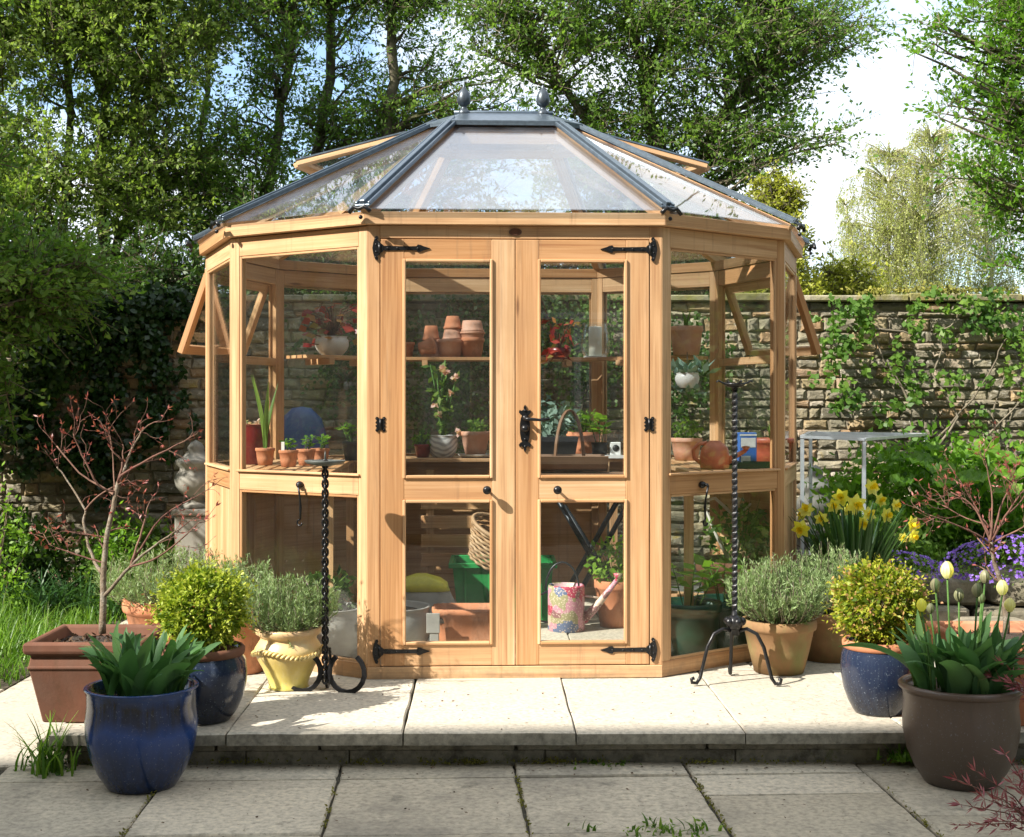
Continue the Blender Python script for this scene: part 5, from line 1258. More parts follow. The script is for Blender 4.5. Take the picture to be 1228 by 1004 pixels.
# right bay
r = simple_pot('potted_orchid', at(823, 7.35, SW+.0), .07, .092, .155, 'terra_lt', 'terracotta pot with a green shoot on the high shelf seen through the right bay', 'potted plant'); sprout(r, .13, 'strap', h=.12, n=6, w=.014, mat='bright')
r = thing('succulent', at(824, 7.1, 1.36), 'grey-green rosette succulent in a white pot hung below the high shelf', 'potted plant'); add_pot(r, prof_belly(.035, .06, .065, .08), M['white_cer'], True, 24); lb = LB()
for q in range(70):
    a = q*2.4; e = q/70; d = (math.cos(a), math.sin(a), .2+e*1.2); c = np.array([math.cos(a), math.sin(a), 0])*.03*(1-e); lb.leaves([(c[0]+(random.choice((-.07,.0,.08)) if q % 2 else 0), c[1], .07-.10*(q % 3 == 0)+.03*e)], .075, .42, dirs=[d], spread=.1, nrm=[(0,0,1)])
lb.build('leaves', L['succ'], r); b = MB(); b.tube([(0,0,.08),(0.0,.0,.19)], .002, 5); b.build('hanger', M['iron'], r)
r = thing('plastic_watering_can', at(857, 6.25, BW), 'orange-red plastic watering can on the right bench', 'watering can'); b = MB()
b.lathe([(.062,0),(.068,.006),(.069,.06),(.062,.095),(.045,.115),(.03,.125),(.028,.13),(.02,.128)], 32, sy=.8); b.build('body', M['orange'] if False else M['orange_pl'] if 'orange_pl' in M else M['orange'], r)
b = MB(); b.tube([(-.035,0,.12),(-.075,0,.115),(-.10,0,.085),(-.095,0,.05),(-.062,0,.025)], [.010,.009,.009,.009,.01], 10); b.build('handle', M['orange'], r)
b = MB(); b.tube([(.05,0,.03),(.10,0,.06),(.145,0,.085)], [.020,.012,.009], 10); b.lathe([(.009,0),(.02,.02),(.0001,.024)], 14, (.145,0,.083)); b.build('spout', M['orange'], r)
r = thing('fertiliser_box', at(895, 6.40, BW), 'upright blue and white printed carton on the right bench', 'carton', rz=.15); b = MB(); b.box(-.042, .042, -.028, .028, 0, .165); b.build('carton', M['blue_box'], r, bevel=.002)
b = MB(); b.box(-.036, .036, -.0295, -.0285, .095, .140); b.box(-.036, .010, -.0295, -.0285, .015, .055); b.box(-.042, .042, -.0295, -.0285, .150, .158); b.build('printed_panel', M['white_pl'], r)
r = simple_pot('flower_pot', at(924, 6.75, BW), .085, .115, .13, 'terra_red', 'wide reddish plastic bowl with short shoots on the right bench', 'flower pot'); sprout(r, .11, 'strap', h=.09, n=12, w=.006)
r = thing('seed_tray', at(905, 6.30, BW), 'dark green seed tray on the right bench in front of the bowl', 'tray', rz=-.3); b = MB(); b.box(-.12, .12, -.05, .05, 0, .012); b.box(-.12, .12, -.055, -.0505, 0, .03); b.box(-.12, .12, .0505, .055, 0, .03); b.build('tray', M['dkgreen_pl'], r)
r = simple_pot('flower_pot', at(823, 7.2, BW), .06, .085, .12, 'terra_lt', 'pale terracotta pot of seedlings on the right bench near the door', 'flower pot'); sprout(r, .1, 'bush', R=.08, n=160, mat='mid')

for px, Y, z, rb, rt, h, mt, lab in ((600,7.78,BW,.04,.055,.09,'terra','small terracotta pot of seedlings in the middle of the back bench'),(452,7.45,BW,.04,.055,.09,'terra_lt','small pale pot of seedlings at the left corner of the back bench'),(770,7.35,BW,.045,.06,.10,'terra','small terracotta pot of seedlings at the right corner of the back bench'),(425,7.2,BW,.05,.065,.10,'black_pl','black plastic pot of leafy seedlings where the left bench meets the back bench')):
    r = simple_pot('potted_seedling', at(px, Y, z), rb, rt, h, mt, lab, 'potted plant'); sprout(r, h*.8, 'seedling', h=.12, n=5, ls=.045, mat='bright', sp=.035)
# floor: left of the doors
r = simple_pot('planter', at(470, 6.22, FW), .125, .175, .215, 'grey_glaze', 'round grey stoneware planter on the floor behind the left door', 'planter', style='b')
r = simple_pot('planter', at(392, 6.12, FW), .11, .16, .225, 'grey_glaze', 'round grey planter with pale rim seen low through the left bay', 'planter', style='b'); sprout(r, .2, 'bush', R=.12, n=200, ls=.05, mat='dark')
r = thing('compost_bag', at(505, 6.75, FW), 'slumped compost sack with a yellow-green top on the floor', 'sack'); b = MB()
b.lathe([(.13,0),(.16,.06),(.17,.15),(.15,.22),(.10,.27),(.03,.29),(.0001,.29)], 24, sy=.6, fn=lambda a, z: 1+.08*math.sin(4*a+z*20)); b.build('sack', M['grey_glaze'], r)
b = MB(); b.lathe([(.155,.215),(.14,.25),(.10,.275),(.03,.297),(.0001,.298)], 24, sy=.62, fn=lambda a, z: 1+.09*math.sin(4*a+z*20)); b.build('yellow_top', M['yellow_pl'], r)
b = MB(); b.box(-.02,.02,-.02,.02,0,.19); b.box(-.035,.025,-.024,-.0205,.12,.21)
r = thing('grey_bracket', at(521, 6.05, FW), 'small pale grey upright bracket between the planter and trough', 'bracket'); b.build('bracket', M['grey_glaze'], r, bevel=.003)
def trough(loc, L_, D_, h, mat, label):
    r = thing('terracotta_trough', loc, label, 'trough'); b = MB(); n = 72; prof = [(.80,0),(.84,h*.4),(.90,h*.86),(1.0,h*.9),(1.02,h),(.93,h),(.88,h*.85)]
    vs = []; 
    for (k, z) in prof:
        for q in range(n):
            a = 2*PI*q/n; c, s_ = math.cos(a), math.sin(a); e = .35; x = L_/2*k*abs(c)**e*(1 if c > 0 else -1); y = D_/2*k*abs(s_)**e*(1 if s_ > 0 else -1)
            zz = z+(-.012*abs(math.sin(q*PI/4)) if k > .95 else 0); vs.append((x, y, zz))
    fs = [(i*n+k, i*n+(k+1) % n, (i+1)*n+(k+1) % n, (i+1)*n+k) for i in range(len(prof)-1) for k in range(n)]+[tuple(range(n))[::-1]]
    b.add(vs, fs, None, None, True); b.build('trough', M[mat], r)
    b = MB(); b.box(-L_*.42, L_*.42, -D_*.42, D_*.42, h*.7, h*.8); b.build('soil', M['soil'], r); return r
trough(at(566, 6.2, FW), .36, .22, .215, 'terra', 'terracotta trough with a scalloped rim on the floor behind the left door')
r = thing('green_crate', (GX(603, 7.25), 7.25, FW), 'bright green plastic crate standing behind the terracotta trough', 'crate'); b = MB()
for (z0, z1, e0, e1) in ((0, .27, 0, .03),):
    W_, D_ = .235, .15
    for (xa, ya, xb, yb) in ((-1,-1,1,-1),(1,-1,1,1),(1,1,-1,1),(-1,1,-1,-1)):
        t = .006; o = lambda x, y, k, z: (x*(W_+k), y*(D_+k), z)
        b.hexa([o(xa,ya,0,0), o(xb,yb,0,0), o(xb,yb,-t,0), o(xa,ya,-t,0), o(xa,ya,.03,.30), o(xb,yb,.03,.30), o(xb,yb,.03-t,.30), o(xa,ya,.03-t,.30)])
b.box(-W_+.007, W_-.007, -D_+.007, D_-.007, .002, .010); b.build('tub', M['green_pl'], r)
b = MB()
for (x0, x1, y0, y1) in ((-.285,.285,-.20,-.181),(-.285,.285,.181,.20),(-.285,-.266,-.18,.18),(.266,.285,-.18,.18)): b.box(x0, x1, y0, y1, .285, .312)
for x in (-.2, -.07, .07, .2): b.box(x-.006, x+.006, -.186, -.158, .02, .284)
b.build('rim', M['green_pl'], r, bevel=.003)
# wicker basket tilted on the crate
r = thing('wicker_basket', (GX(588, 7.1), 7.12, FW+.30), 'woven wicker basket tipped on top of the green crate', 'basket'); r.rotation_euler = (R(18), R(24), 0); b = MB()
for k in range(9):
    z = .012*k+.01; rr = .12+.055*k/8
    b.tube([((rr+.006*math.sin(a*14+PI*k))*math.cos(a), (rr+.006*math.sin(a*14+PI*k))*math.sin(a)*.75, z+.01*k) for a in [2*PI*q/84 for q in range(85)]], .009, 5, cap=False)
b.tube([(.185*math.cos(a), .185*math.sin(a)*.75, .205) for a in [2*PI*q/40 for q in range(41)]], .012, 6, cap=False); b.build('weave', M['wicker'], r)
# slatted panel leaning at the back
r = thing('wooden_rack', at(548, 7.50, FW), 'slatted wooden panel standing on the floor under the back bench', 'panel'); b = MB()
for k in range(6): b.box(-.20, .24, -.012, .004, .14+k*.105, .21+k*.105, 0)
b.build('slats', M['cedar'], r, bevel=.002); b = MB(); b.box(-.17, -.13, .0045, .03, 0, .78, 2); b.box(.17, .21, .0045, .03, 0, .78, 2); b.build('upright', M['cedar'], r)
# right door floor
r = thing('watering_can', at(679, 6.82, FW), 'patchwork-patterned metal watering can on the stone floor behind the right door', 'watering can'); b = MB()
b.lathe([(.088,0),(.093,.006),(.093,.222),(.088,.232),(.084,.228),(.084,.20)], 40); b.lathe([(.0001,.205),(.085,.206),(.085,.2055)], 40); b.build('body', M['patch'], r)
b = MB(); b.tube([(.082,0,.05),(.15,-.01,.12),(.22,-.015,.21),(.262,-.018,.265)], [.026,.020,.014,.012], 14); b.lathe([(.012,0),(.026,.028),(.0001,.032)], 18, (.262,-.018,.262)); b.tube([(.09,0,.175),(.17,-.01,.165)], .006, 6); b.build('spout', M['patch'], r)
b = MB(); b.tube([(.085*math.cos(t)-.02, 0, .205+.14*math.sin(t)) for t in [PI*k/14 for k in range(15)]], .0055, 8); b.tube([(-.09,0,.20),(-.15,0,.17),(-.165,0,.10),(-.14,0,.05),(-.093,0,.04)], .0055, 8); b.build('handle', M['soot'], r)
r = thing('folding_stool', at(708, 7.15, FW), 'folded dark metal garden stool with crossed legs behind the watering can', 'stool'); o = r.location
for (a, c, dy) in (((668,598),(752,748),0), ((742,598),(678,712),.02), ((752,606),(690,720),.05), ((676,606),(758,740),.14)):
    b = MB(); p, q = PX(*a, 7.15+dy)-o, PX(*c, 7.15+dy)-o; q.z = max(q.z, .012); b.tube([p, q], .014, 8); b.build('leg', M['soot'], r)
b = MB(); b.bar(PX(668,598,7.15)-o, PX(744,598,7.17)-o, .025, .03); b.build('seat', M['soot'], r)
r = simple_pot('potted_plant', at(737, 6.95, FW), .075, .105, .24, 'terra', 'tall terracotta pot of variegated leaves behind the watering can spout', 'potted plant'); sprout(r, .21, 'bush', R=.15, n=330, ls=.035, mat='lime')
# right bay floor
for px, Y, lab, h in ((826, 6.12, 'dark green tub of tomato seedlings nearest the door in the right bay', .20), (868, 6.22, 'dark green tub of bright seedlings behind the twisted iron stand', .19)):
    r = simple_pot('potted_seedling', at(px, Y, FW), .12, .15, .25, 'dkgreen_pl', lab, 'potted plant', group='dark green tubs of seedlings on the floor'); sprout(r, .22, 'seedling', h=h, n=4, ls=.085, mat='lime', sp=.06, lv=8)
r = simple_pot('planter', at(888, 7.0, FW), .15, .23, .34, 'terra_dk', 'very wide brown terracotta bowl with driftwood behind the seedling tubs', 'planter'); sprout(r, .3, 'bush', R=.2, n=420, ls=.045, mat='mid')
r = thing('driftwood', at(880, 6.98, FW+.33), 'pale forked driftwood branch standing in the wide brown bowl', 'branch'); b = MB()
b.tube([(0,0,-.03),(.02,0,.12),(-.0,0,.26),(.03,0,.33)], [.018,.016,.012,.010], 8); b.tube([(0,0,.24),(-.10,-.02,.33),(-.17,0,.31),(-.24,0,.33)], [.010,.008,.006,.004], 7); b.tube([(-.02,0,.0),(-.10,-.02,.15),(-.15,0,.28)], [.012,.009,.005], 7); b.tube([(.02,0,.24),(.09,0,.30)], [.009,.005], 7)
b.build('branch', M['birchbark'], r)

# ------------------------------------------------------------------ climbers on the wall
def climber(label, patches, n, size, lmat, stems, group=None, asp=.75, name='climber', smat='bark_dk', depth=.06, srad=.009):
    """patches: (px, py, rx_px, ry_px, weight) on the wall plane"""
    Yw = WY-.04; p0 = PX(patches[0][0], 560, Yw); r = thing(name, (p0.x, Yw, .05), label, 'climbing plant', group); o = np.array(r.location); lb, sb = LB(), MB()
    tot = sum(p[4] for p in patches)
    for (px, py, rx, ry, wt) in patches:
        k = int(n*wt/tot); c = np.array(PX(px, py, Yw)); s_ = Yw/F; cl = max(3, k//14); C_ = RS.normal(size=(cl, 2))*.48
        idx = RS.randint(0, cl, k); U = C_[idx]+RS.normal(size=(k, 2))*.10
        P = np.stack([c[0]+U[:, 0]*rx*s_, Yw-RS.uniform(0, 1, k)**1.5*depth*2+.01, c[2]-U[:, 1]*ry*s_], 1)-o
        lb.leaves(P, size, asp, dirs=np.tile((0,-.3,-.4), (k, 1)), spread=.8, nrm=np.tile((0,-1,.35), (k, 1)), rnd=RS.uniform(.2,.8))
    for st in stems:
        P = [PX(x, y, Yw-.02+random.uniform(-.02, 0))-r.location for x, y in st]; Q = []
        for i in range(len(P)-1):
            for t in (0, .33, .66): Q.append(P[i].lerp(P[i+1], t)+Vector((random.gauss(0,.008), 0, random.gauss(0,.008))))
        Q.append(P[-1]); m_ = len(Q); sb.tube(Q, [srad*(1-.7*i/m_) for i in range(m_)], 6)
    if stems: sb.build('stem', M[smat], r)
    lb.build('foliage', L[lmat], r); return r
climber('dark ivy hanging down the shaded wall left of the greenhouse', [(130,480,22,90,3),(118,400,40,40,2),(150,370,60,20,2),(60,430,60,60,3),(30,500,50,60,3),(175,400,30,40,2),(190,500,30,50,1.5),(90,540,40,40,1.5)], 8000, .045, 'ivy', [[(135,570),(132,500),(125,440),(120,370)],[(128,570),(128,520),(138,450),(150,370)]], depth=.08)
climber('ivy trailing over the wall top behind the left bay', [(215,372,50,26,2),(190,440,20,60,1),(60,360,80,20,2),(175,365,40,14,1)], 3000, .045, 'ivy', [[(205,560),(200,470),(208,370)]])
climber('climber trained on the wall inside view behind the doors', [(500,330,60,60,2),(600,400,80,80,3),(700,420,60,90,3),(540,480,60,60,2),(820,430,60,60,2),(430,430,60,60,2)], 9000, .032, 'dark', [[(560,600),(550,480),(520,380)],[(690,600),(700,480),(740,380)]], depth=.12)
climber('pale green climber scrambling over the right end of the garden wall', [(1010,372,40,30,3),(1040,420,40,50,2),(1085,430,30,40,2),(1105,360,40,12,1),(1160,365,50,14,2),(1190,378,40,26,3),(1215,420,20,60,2),(1000,430,20,50,2),(1015,490,18,25,1),(1140,440,40,40,1.4),(1100,470,25,25,1),(1180,500,40,50,1.5),(1060,480,30,30,1),(1020,400,20,60,1)], 1900, .042, 'climb',
    [[(1150,580),(1120,530),(1165,480),(1195,430),(1210,400)],[(1165,560),(1190,520),(1225,480)],[(1093,530),(1090,480),(1060,430),(1040,380)],[(1093,500),(1060,480),(1035,495)],[(1040,395),(1075,397),(1100,402)],[(1120,545),(1150,500),(1120,450),(1130,400),(1160,370)],[(1200,560),(1190,500),(1205,450)]], srad=.010, smat='greytwig')
climber('golden mossy growth along the coping at the right', [(1120,348,90,5,1),(1060,350,40,5,.5)], 500, .022, 'moss', [], depth=.03)

# ------------------------------------------------------------------ shrubs and flowers at the left border
leafy('border_shrub', (-3.15, 8.55, 0), (.45,.35,.34), 3200, .05, 'dark', 'dark evergreen shrub at the foot of the shaded wall', clump=60, shell=.3)
leafy('border_shrub', (-2.35, 8.65, 0), (.40,.3,.30), 3000, .045, 'mid', 'rounded green shrub between the stone urn and the lawn', clump=60)
leafy('border_shrub', (-1.75, 8.75, .05), (.35,.25,.36), 2200, .045, 'dark', 'dark low shrub below the stone urn', clump=40)
leafy('border_shrub', (-3.9, 8.3, 0), (.5,.4,.45), 3200, .05, 'mid', 'mid green shrub at the left edge behind the lawn', clump=60)
leafy('euphorbia', (-2.95, 7.9, 0), (.20,.2,.55), 900, .035, 'lime', 'lime green euphorbia standing above the lawn edge', 'plant', clump=26, stems=10)
leafy('euphorbia', (-2.3, 8.2, 0), (.22,.2,.34), 900, .035, 'bright', 'fresh green leafy plant behind the maple sapling', 'plant', clump=26, stems=10)
lb = LB()
for i in range(130): tuft(lb, random.uniform(-4.2, -2.0), random.uniform(7.9, 8.9), 0, 7, .34, 1.5, .007)
tag(lb.build('border_foliage', L['daff']), kind='stuff')

# ------------------------------------------------------------------ trees
def tree(name, label, base, trunk, blobs, lmat, bark='bark_dk', lsz=.05, lpt=13, tr=.12, twl=.38, tpl=12, group=None, asp=.5, droop=0, cat='tree', seed=1, twr=.004, trz=None, per=260, density=1.0, tmat=None, limbdiv=1):
    """blobs: (px, py, Y, rx, ry, rz, limbs) ; trunk: list of (px, py, Y, r)"""
    global RS
    RS = np.random.RandomState(seed); rnd = random.Random(seed)
    r = thing(name, (*base, 0), label, cat, group); o = Vector((*base, 0)); b, tb, lb = MB(), MB(), LB(); trunks = []
    for tk in trunk:
        P = [Vector((GX(tk[0][0], tk[0][2]), tk[0][2], 0))-o]+[PX(x, y, Y)-o for x, y, Y, _ in tk]; rr = [tk[0][3]*1.15]+[q[3] for q in tk]; Q, RR = [], []
        for i in range(len(P)-1):
            for t in (0, .25, .5, .75): Q.append(P[i].lerp(P[i+1], t)+Vector((rnd.gauss(0,.02), rnd.gauss(0,.02), 0))); RR.append(rr[i]*(1-t)+rr[i+1]*t)
        Q.append(P[-1]); RR.append(rr[-1]); b.tube(Q, RR, 10, rnd=rnd.random()); trunks.append((Q, RR))
    PP, DD, RN_ = [], [], []
    for (px, py, Y, rx, ry, rz, nl) in blobs:
        c = PX(px, py, Y)-o
        for _ in range(nl):
            d = Vector((rnd.gauss(0,1), rnd.gauss(0,1), rnd.gauss(0,1))).normalized()*rnd.random()**.40; e = c+Vector((d.x*rx, d.y*ry, d.z*rz))
            Q, RR = min(trunks, key=lambda t: min((q-e).length for q in t[0]))
            cand = sorted(range(len(Q)), key=lambda i: abs(Q[i].z-(e.z-.45*(Vector((Q[i].x,Q[i].y,0))-Vector((e.x,e.y,0))).length)))
            i = cand[0]; s0 = Q[i]; mid = s0.lerp(e, .5)+Vector((rnd.gauss(0,.12), rnd.gauss(0,.12), .10+rnd.gauss(0,.08)))
            path = [s0*(1-t)**2+mid*2*t*(1-t)+e*t*t+Vector((rnd.gauss(0,.02), rnd.gauss(0,.02), rnd.gauss(0,.02))) for t in [k/6 for k in range(7)]]
            r0 = min(RR[i]*.55, .010+.012*(e-s0).length); b.tube(path, [r0*(1-.8*k/6) for k in range(7)], 5, cap=False)
            ax = (path[-1]-path[-3]).normalized(); shade = rnd.random()
            for _ in range(tpl):
                st = path[rnd.choice((3,4,5,6,6,6))]; td = (ax*.6+Vector((rnd.gauss(0,.7), rnd.gauss(0,.7), rnd.gauss(.1,.6)))).normalized(); ln = twl*rnd.uniform(.5,1.3)
                q = [st+td*ln*t+Vector((0,0,-droop*(ln*t)**2)) for t in (0, .5, 1)]; tb.tube(q, [twr, twr*.7, twr*.4], 3, cap=False, smooth=False)
                k = int(lpt*rnd.uniform(.6, 1.3)); tt = RS.uniform(.15, 1.05, k)[:, None]
                P = np.array(st)+np.array(td)*ln*tt+RS.normal(size=(k, 3))*lsz*.45; P[:, 2] -= droop*(ln*tt[:, 0])**2
                PP.append(P); DD.append(np.tile(tuple(td), (k, 1))); RN_.append(np.full(k, .25+.5*shade))
    P = np.concatenate(PP); D_ = np.concatenate(DD); lb.leaves(P, lsz, asp, dirs=D_, spread=1.0, rnd=np.concatenate(RN_), jit=.55)
    b.build('trunk', M[bark], r); tb.build('twigs', M[tmat or 'twig'], r); lb.build('crown', L[lmat], r); return r
def B(x0, x1, y0, y1, Y, nl, dy=.9):   # a blob given by its picture extent and distance
    s = Y/F; return ((x0+x1)/2, (y0+y1)/2, Y, (x1-x0)/2*s, dy, (y1-y0)/2*s, nl)
GT = 'trees behind the garden wall'
tree('willow_tree', 'olive-leaved tree with several dark trunks at the left edge', (GX(20,12), 12), [[(5,420,12,0.060),(0,250,12,0.048),(-20,60,12,0.030),(-30,-150,12,0.018)],[(60,400,12.1,0.048),(85,200,12.1,0.036),(70,-50,12.1,0.018)]],
  [B(-120,120,-120,150,11.7,100,.55),B(-100,130,120,360,11.5,81,.55),B(-60,60,-300,-100,11.8,30,.55)], 'olive', seed=21, group=GT, twl=.42, lsz=.043, lpt=24)
tree('willow_tree', 'olive-leaved tree second from the left with forked trunk', (GX(125,12.4), 12.4), [[(110,420,12.4,0.066),(125,330,12.4,0.060),(118,180,12.4,0.042),(140,-60,12.4,0.024)],[(112,400,12.5,0.048),(158,250,12.5,0.042),(170,60,12.5,0.030),(190,-100,12.5,0.018)]],
  [B(60,270,-110,130,12.0,100,.55),B(90,260,100,330,12.2,72,.55),B(80,240,-300,-100,12.3,30,.55)], 'olive', seed=22, group=GT, twl=.42, lsz=.043, lpt=24)
tree('ash_tree', 'thinly leaved tree with sky showing through, left of the greenhouse roof', (GX(325,12.8), 12.8), [[(318,420,12.8,0.054),(322,240,12.8,0.048),(345,80,12.8,0.036),(372,-120,12.8,0.018)],[(236,420,12.9,0.042),(234,250,12.9,0.036),(250,60,12.9,0.018)]],
  [B(190,400,-110,130,12.6,85,.55),B(200,350,120,330,12.6,72,.55),B(230,400,-280,-100,12.8,24,.55)], 'mid', seed=23, group=GT, lsz=.042, lpt=15)
tree('ash_tree', 'green tree with a straight dark trunk above the left roof slope', (GX(385,13.2), 13.2), [[(372,420,13.2,0.065),(382,200,13.2,0.055),(396,60,13.2,0.046),(400,-140,13.2,0.026)]],
  [B(330,470,-100,60,13.0,60,.55),B(340,470,60,280,13.1,51,.55),B(330,460,-280,-100,13.1,20,.55)], 'mid', seed=24, group=GT, lsz=.042, lpt=14)
tree('ash_tree', 'green tree with a pale upright trunk behind the left finial', (GX(465,13.0), 13.0), [[(458,420,13,0.065),(462,200,13,0.055),(470,60,13,0.049),(482,-140,13,0.026)]],
  [B(430,560,-90,60,13.0,39,.55),B(430,640,50,230,13.3,57,.55),B(440,560,-280,-90,13.0,17,.55),B(430,640,220,340,13.3,36,.55)], 'mid', seed=25, group=GT, lsz=.042, lpt=14)
tree('hawthorn_tree', 'dense twiggy hawthorn spreading over the right half of the roof', (GX(800,12.2), 12.2), [[(790,420,12.2,0.112),(800,260,12.2,0.091),(780,140,12.2,0.063),(740,-60,12.2,0.035)],[(800,270,12.2,0.070),(860,150,12.1,0.049),(920,60,12.0,0.035),(960,-60,12,0.021)],[(795,280,12.3,0.063),(720,160,12.2,0.042),(640,60,12.1,0.028),(600,-60,12.1,0.021)]],
  [B(560,760,-90,110,12.0,97,.55),B(720,920,-90,120,11.9,105,.55),B(860,1020,-60,120,11.9,62,.55),B(640,860,90,260,12.2,89,.55),B(830,960,100,230,12.0,34,.55),B(700,900,220,350,12.4,66,.55),B(960,1045,-10,90,11.8,14,.4),B(650,900,-300,-80,12.0,39,.55),B(930,1000,120,200,11.9,6,.4)], 'mid', seed=26, group=GT, lsz=.040, lpt=13, twl=.36, tpl=15, tmat='greytwig', twr=.003)
tree('maple_tree', 'fresh green branches reaching in from a tree beyond the right edge', (GX(1335,10.2), 10.2), [[(1335,420,10.2,.15),(1330,200,10.2,.11),(1320,0,10.2,.07),(1300,-160,10.2,.04)]],
  [B(1150,1300,-60,90,10.2,60,.6),B(1170,1310,80,200,10.1,50,.6),B(1160,1290,190,260,10.1,22,.5),B(1190,1290,250,330,10.2,14,.5),B(1085,1170,10,75,10.0,9,.3),B(1110,1180,95,150,10.0,7,.3),B(1130,1200,200,225,10.0,5,.2),B(1250,1400,-200,300,10.3,50)], 'bright', seed=27, lsz=.042, lpt=11, twl=.26, tpl=12, twr=.003)
tree('golden_conifer', 'small golden-tipped conifer just right of the greenhouse eaves', (GX(930,10.6), 10.6), [[(930,380,10.6,.06),(932,280,10.6,.05),(926,225,10.6,.02)]],
  [B(905,955,215,270,10.6,26,.25),B(895,965,255,320,10.6,44,.3),B(890,975,310,380,10.6,60,.4)], 'gold', seed=28, lsz=.03, lpt=20, twl=.16, tpl=12, asp=.45)
tree('golden_shrub', 'pale gold leafy shrub showing over the wall beside the conifer', (GX(1000,11), 11.0), [[(1000,400,11,.05),(1003,340,11,.03)]], [B(965,1060,318,390,11,40,.3)], 'gold', seed=29, lsz=.035, lpt=14, twl=.18, cat='shrub')
tree('hedge_shrub', 'green shrubs showing low behind the wall on the left', (GX(100,10.8), 10.8), [[(100,430,10.8,.06),(100,360,10.8,.03)],[(200,430,10.8,.05),(205,360,10.8,.03)]], [B(-80,120,290,420,10.6,90,.6),B(100,250,310,400,10.8,60,.4)], 'dark', seed=30, lsz=.042, lpt=18, twl=.3, cat='shrub')
tree('hedge_shrub', 'dark shrubs behind the wall seen through the greenhouse roof', (GX(560,11.4), 11.4), [[(450,430,11.4,.06),(450,360,11.4,.03)],[(650,430,11.4,.05),(650,360,11.4,.03)],[(850,430,11.4,.05),(850,360,11.4,.03)]], [B(260,480,250,400,11.4,110,.6),B(460,680,260,400,11.4,90,.5),B(660,900,270,400,11.4,90,.5)], 'dark', seed=31, lsz=.042, lpt=18, twl=.32, cat='shrub')
# overhanging ivy-clad tree at the left edge, in front of the wall: its out-of-view crown is added to shade the wall
tree('ivy_tree', 'ivy-covered tree at the left edge standing in front of the wall', (-4.35, 8.1), [[(-160,420,8.1,.14),(-170,200,8.1,.12),(-190,-100,8.1,.08)]],
  [B(-330,60,240,420,8.1,80,.6),B(-60,115,280,400,8.5,60,.3),B(-350,0,60,260,8.0,70,.6),B(-350,-20,-160,80,8.0,70,.7),B(-520,60,-420,-66,7.2,130,.7),B(-560,-120,-300,0,6.6,110,.7),B(-300,-10,-380,-140,8.0,50,.7),B(-200,30,400,520,8.3,30,.3)], 'mid', seed=32, lsz=.042, lpt=20, twl=.32, twr=.004)
# weeping birches in the distance
def birch(label, px, Y, top, half, seed, nst):
    global RS
    RS = np.random.RandomState(seed); rnd = random.Random(seed); x0 = GX(px, Y); r = thing('birch_tree', (x0, Y, 0), label, 'tree', 'pale birches beyond the wall'); b, tb, lb = MB(), MB(), LB()
    H = CAMZ+(485-top)*Y/F; Q = [Vector((rnd.gauss(0,.04)+.10*math.sin(z*.7+seed), rnd.gauss(0,.04), z)) for z in np.linspace(0, H*.97, 14)]
    b.tube(Q, [.115*(1-.88*i/13) for i in range(14)], 8); hw = half*Y/F; PP, DD = [], []
    for _ in range(nst):
        f = rnd.uniform(.18, 1)**.8; i = min(12, int(f*13)); s0 = Q[i]; a = rnd.uniform(0, 2*PI); wd = hw*math.sin(PI*min(1, (1.06-f)*1.05)**.75)*rnd.uniform(.35, 1); dz = rnd.uniform(.2, .7)*wd
        e = s0+Vector((math.cos(a)*wd, math.sin(a)*wd, dz)); mid = s0.lerp(e, .5)+Vector((0,0,.15*wd)); path = [s0*(1-t)**2+mid*2*t*(1-t)+e*t*t for t in (0,.25,.5,.75,1)]
        (b if rnd.random() < .25 else tb).tube(path, [.016*(1-.18*k) for k in range(5)], 4, cap=False)
        for _ in range(6):
            st = path[rnd.choice((1,2,3,4,4))]; ln = rnd.uniform(.4, 1.3)*min(1, .25+2.6*(1-f)); dr = Vector((rnd.gauss(0,.12), rnd.gauss(0,.12), -1)); q = [st, st+dr*ln*.5+Vector((math.cos(a)*.08, math.sin(a)*.08, .08)), st+dr*ln]; tb.tube(q, [.0035,.003,.0015], 3, cap=False, smooth=False)
            ln0 = ln; k = int(23*ln); tt = RS.uniform(0, 1, k)[:, None]; P = np.array(q[0])*(1-tt)**2+np.array(q[1])*2*tt*(1-tt)+np.array(q[2])*tt**2+RS.normal(size=(k, 3))*.03; PP.append(P); DD.append(np.tile((0,0,-1), (k, 1)))
    lb.leaves(np.concatenate(PP), .042, .6, dirs=np.concatenate(DD), spread=.9); b.build('trunk', M['birchbark'], r); tb.build('twigs', M['birchtwig'], r); lb.build('crown', L['birch'], r)
birch('tall weeping birch with white trunk and yellow-green crown, middle of the group', 1108, 25, 122, 72, 41, 360)
birch('shorter weeping birch with a slanting white trunk, left of the tallest', 1060, 25.6, 145, 64, 42, 290)
birch('sparse weeping birch at the right edge beyond the wall', 1180, 26, 160, 60, 43, 240)
birch('small pale birch just above the wall beside the golden shrub', 1020, 27, 210, 36, 44, 110)

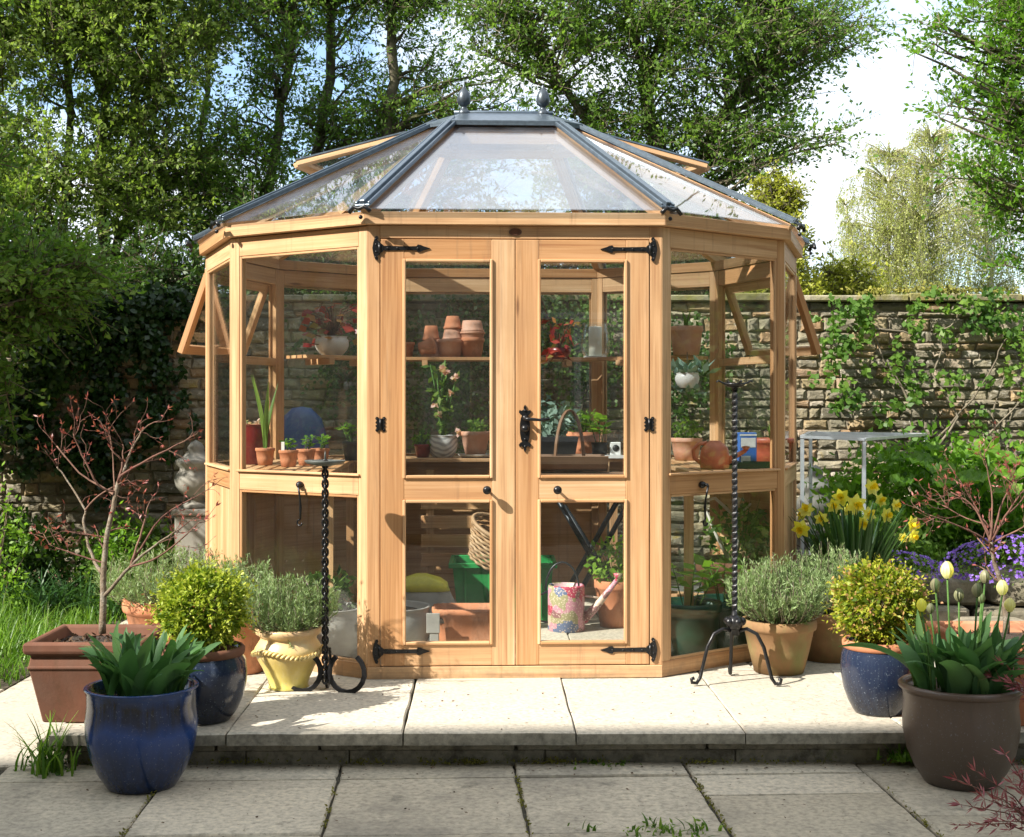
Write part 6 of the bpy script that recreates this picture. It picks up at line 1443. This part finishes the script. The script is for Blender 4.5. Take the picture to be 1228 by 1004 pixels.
# ------------------------------------------------------------------ the rest of the garden, beside the frame (reflected in the glass)
def hedge(label, x, y, w_, d_, h, n, seed):
    global RS
    RS = np.random.RandomState(seed); r = thing('garden_hedge', (x, y, 0), label, 'hedge', 'tall hedges enclosing the garden'); lb, b = LB(), MB()
    for k in range(max(4, int(max(w_, d_)/.7))):
        t = (k+.5)/max(4, int(max(w_, d_)/.7)); px_, py_ = (w_*(t-.5), 0) if w_ > d_ else (0, d_*(t-.5)); b.tube([(px_, py_, 0), (px_+.05, py_, h*.5), (px_, py_+.05, h*.9)], [.07,.05,.02], 6)
    C_ = np.stack([RS.uniform(-w_/2, w_/2, n//40), RS.uniform(-d_/2, d_/2, n//40), RS.uniform(0, h, n//40)], 1)
    P = np.repeat(C_, 40, 0)+RS.normal(size=(len(C_)*40, 3))*.16; lb.leaves(P, .10, .6, spread=1)
    m_ = MB(); m_.box(-w_/2+.2, w_/2-.2, -d_/2+.1, d_/2-.1, 0, h-.35); m_.build('sky_blocking_core', M['meadow'], r)  # unseen solid core, added to block sky in the pane reflections
    b.build('trunk', M['bark_dk'], r); lb.build('foliage', L['mid'], r)
hedge('tall clipped hedge along the left side of the garden', -9.6, 3.6, .9, 11.5, 5.0, 40000, 61)
hedge('tall leafy hedge along the right side of the garden', 7.2, 3.0, .9, 12.5, 5.2, 40000, 62)

# fallen leaves, crumbs of soil and twigs on the paving
lb = LB(); RS = np.random.RandomState(77)
k = 420; x = RS.uniform(-1.5, 2.6, k); y = 4.72+RS.beta(1.2, 1.6, k)*1.0; lb.leaves(np.stack([x, y, np.full(k, PZ+.004)], 1), .009, .5, dirs=np.stack([RS.normal(size=k), RS.normal(size=k), RS.normal(size=k)*.1], 1), spread=.05, nrm=np.tile((0,0,1), (k, 1)), jit=.7)
k = 700; x = RS.uniform(-2.0, 2.3, k); y = np.where(RS.uniform(0, 1, k) < .45, 4.73-RS.exponential(.035, k), RS.uniform(3.5, 4.7, k)); lb.leaves(np.stack([x, y, np.full(k, .006)], 1), .009, .5, dirs=np.stack([RS.normal(size=k), RS.normal(size=k), RS.normal(size=k)*.1], 1), spread=.05, nrm=np.tile((0,0,1), (k, 1)), jit=.7)
tag(lb.build('leaf_litter', M['mulch']), kind='stuff')

# moss and small weeds along the foot of the step and in the joints
lb = LB(); RS = np.random.RandomState(78)
P = []
for _ in range(70):
    cx = RS.uniform(-1.5, 2.4); k = RS.randint(6, 40); P.append(np.stack([cx+RS.normal(0, .03, k), 4.758+RS.normal(0, .006, k), .004+np.abs(RS.normal(0, .008, k))], 1))
for (jx, y0, y1) in ((-1.14,3.9,4.6),(-.55,3.7,4.6),(.06,3.7,4.6),(.66,3.7,4.6),(1.27,3.7,4.6)):
    for _ in range(14):
        cy = RS.uniform(y0, y1); k = RS.randint(4, 16); xx = jx-(cy-4.6)*.045; P.append(np.stack([xx+RS.normal(0, .004, k), cy+RS.normal(0, .02, k), .001+np.abs(RS.normal(0, .003, k))], 1))
lb.leaves(np.concatenate(P), .010, .5, dirs=np.tile((0,0,.6), (sum(len(q) for q in P), 1)), spread=1.0, jit=.6); tag(lb.build('moss', L['moss']), kind='stuff')
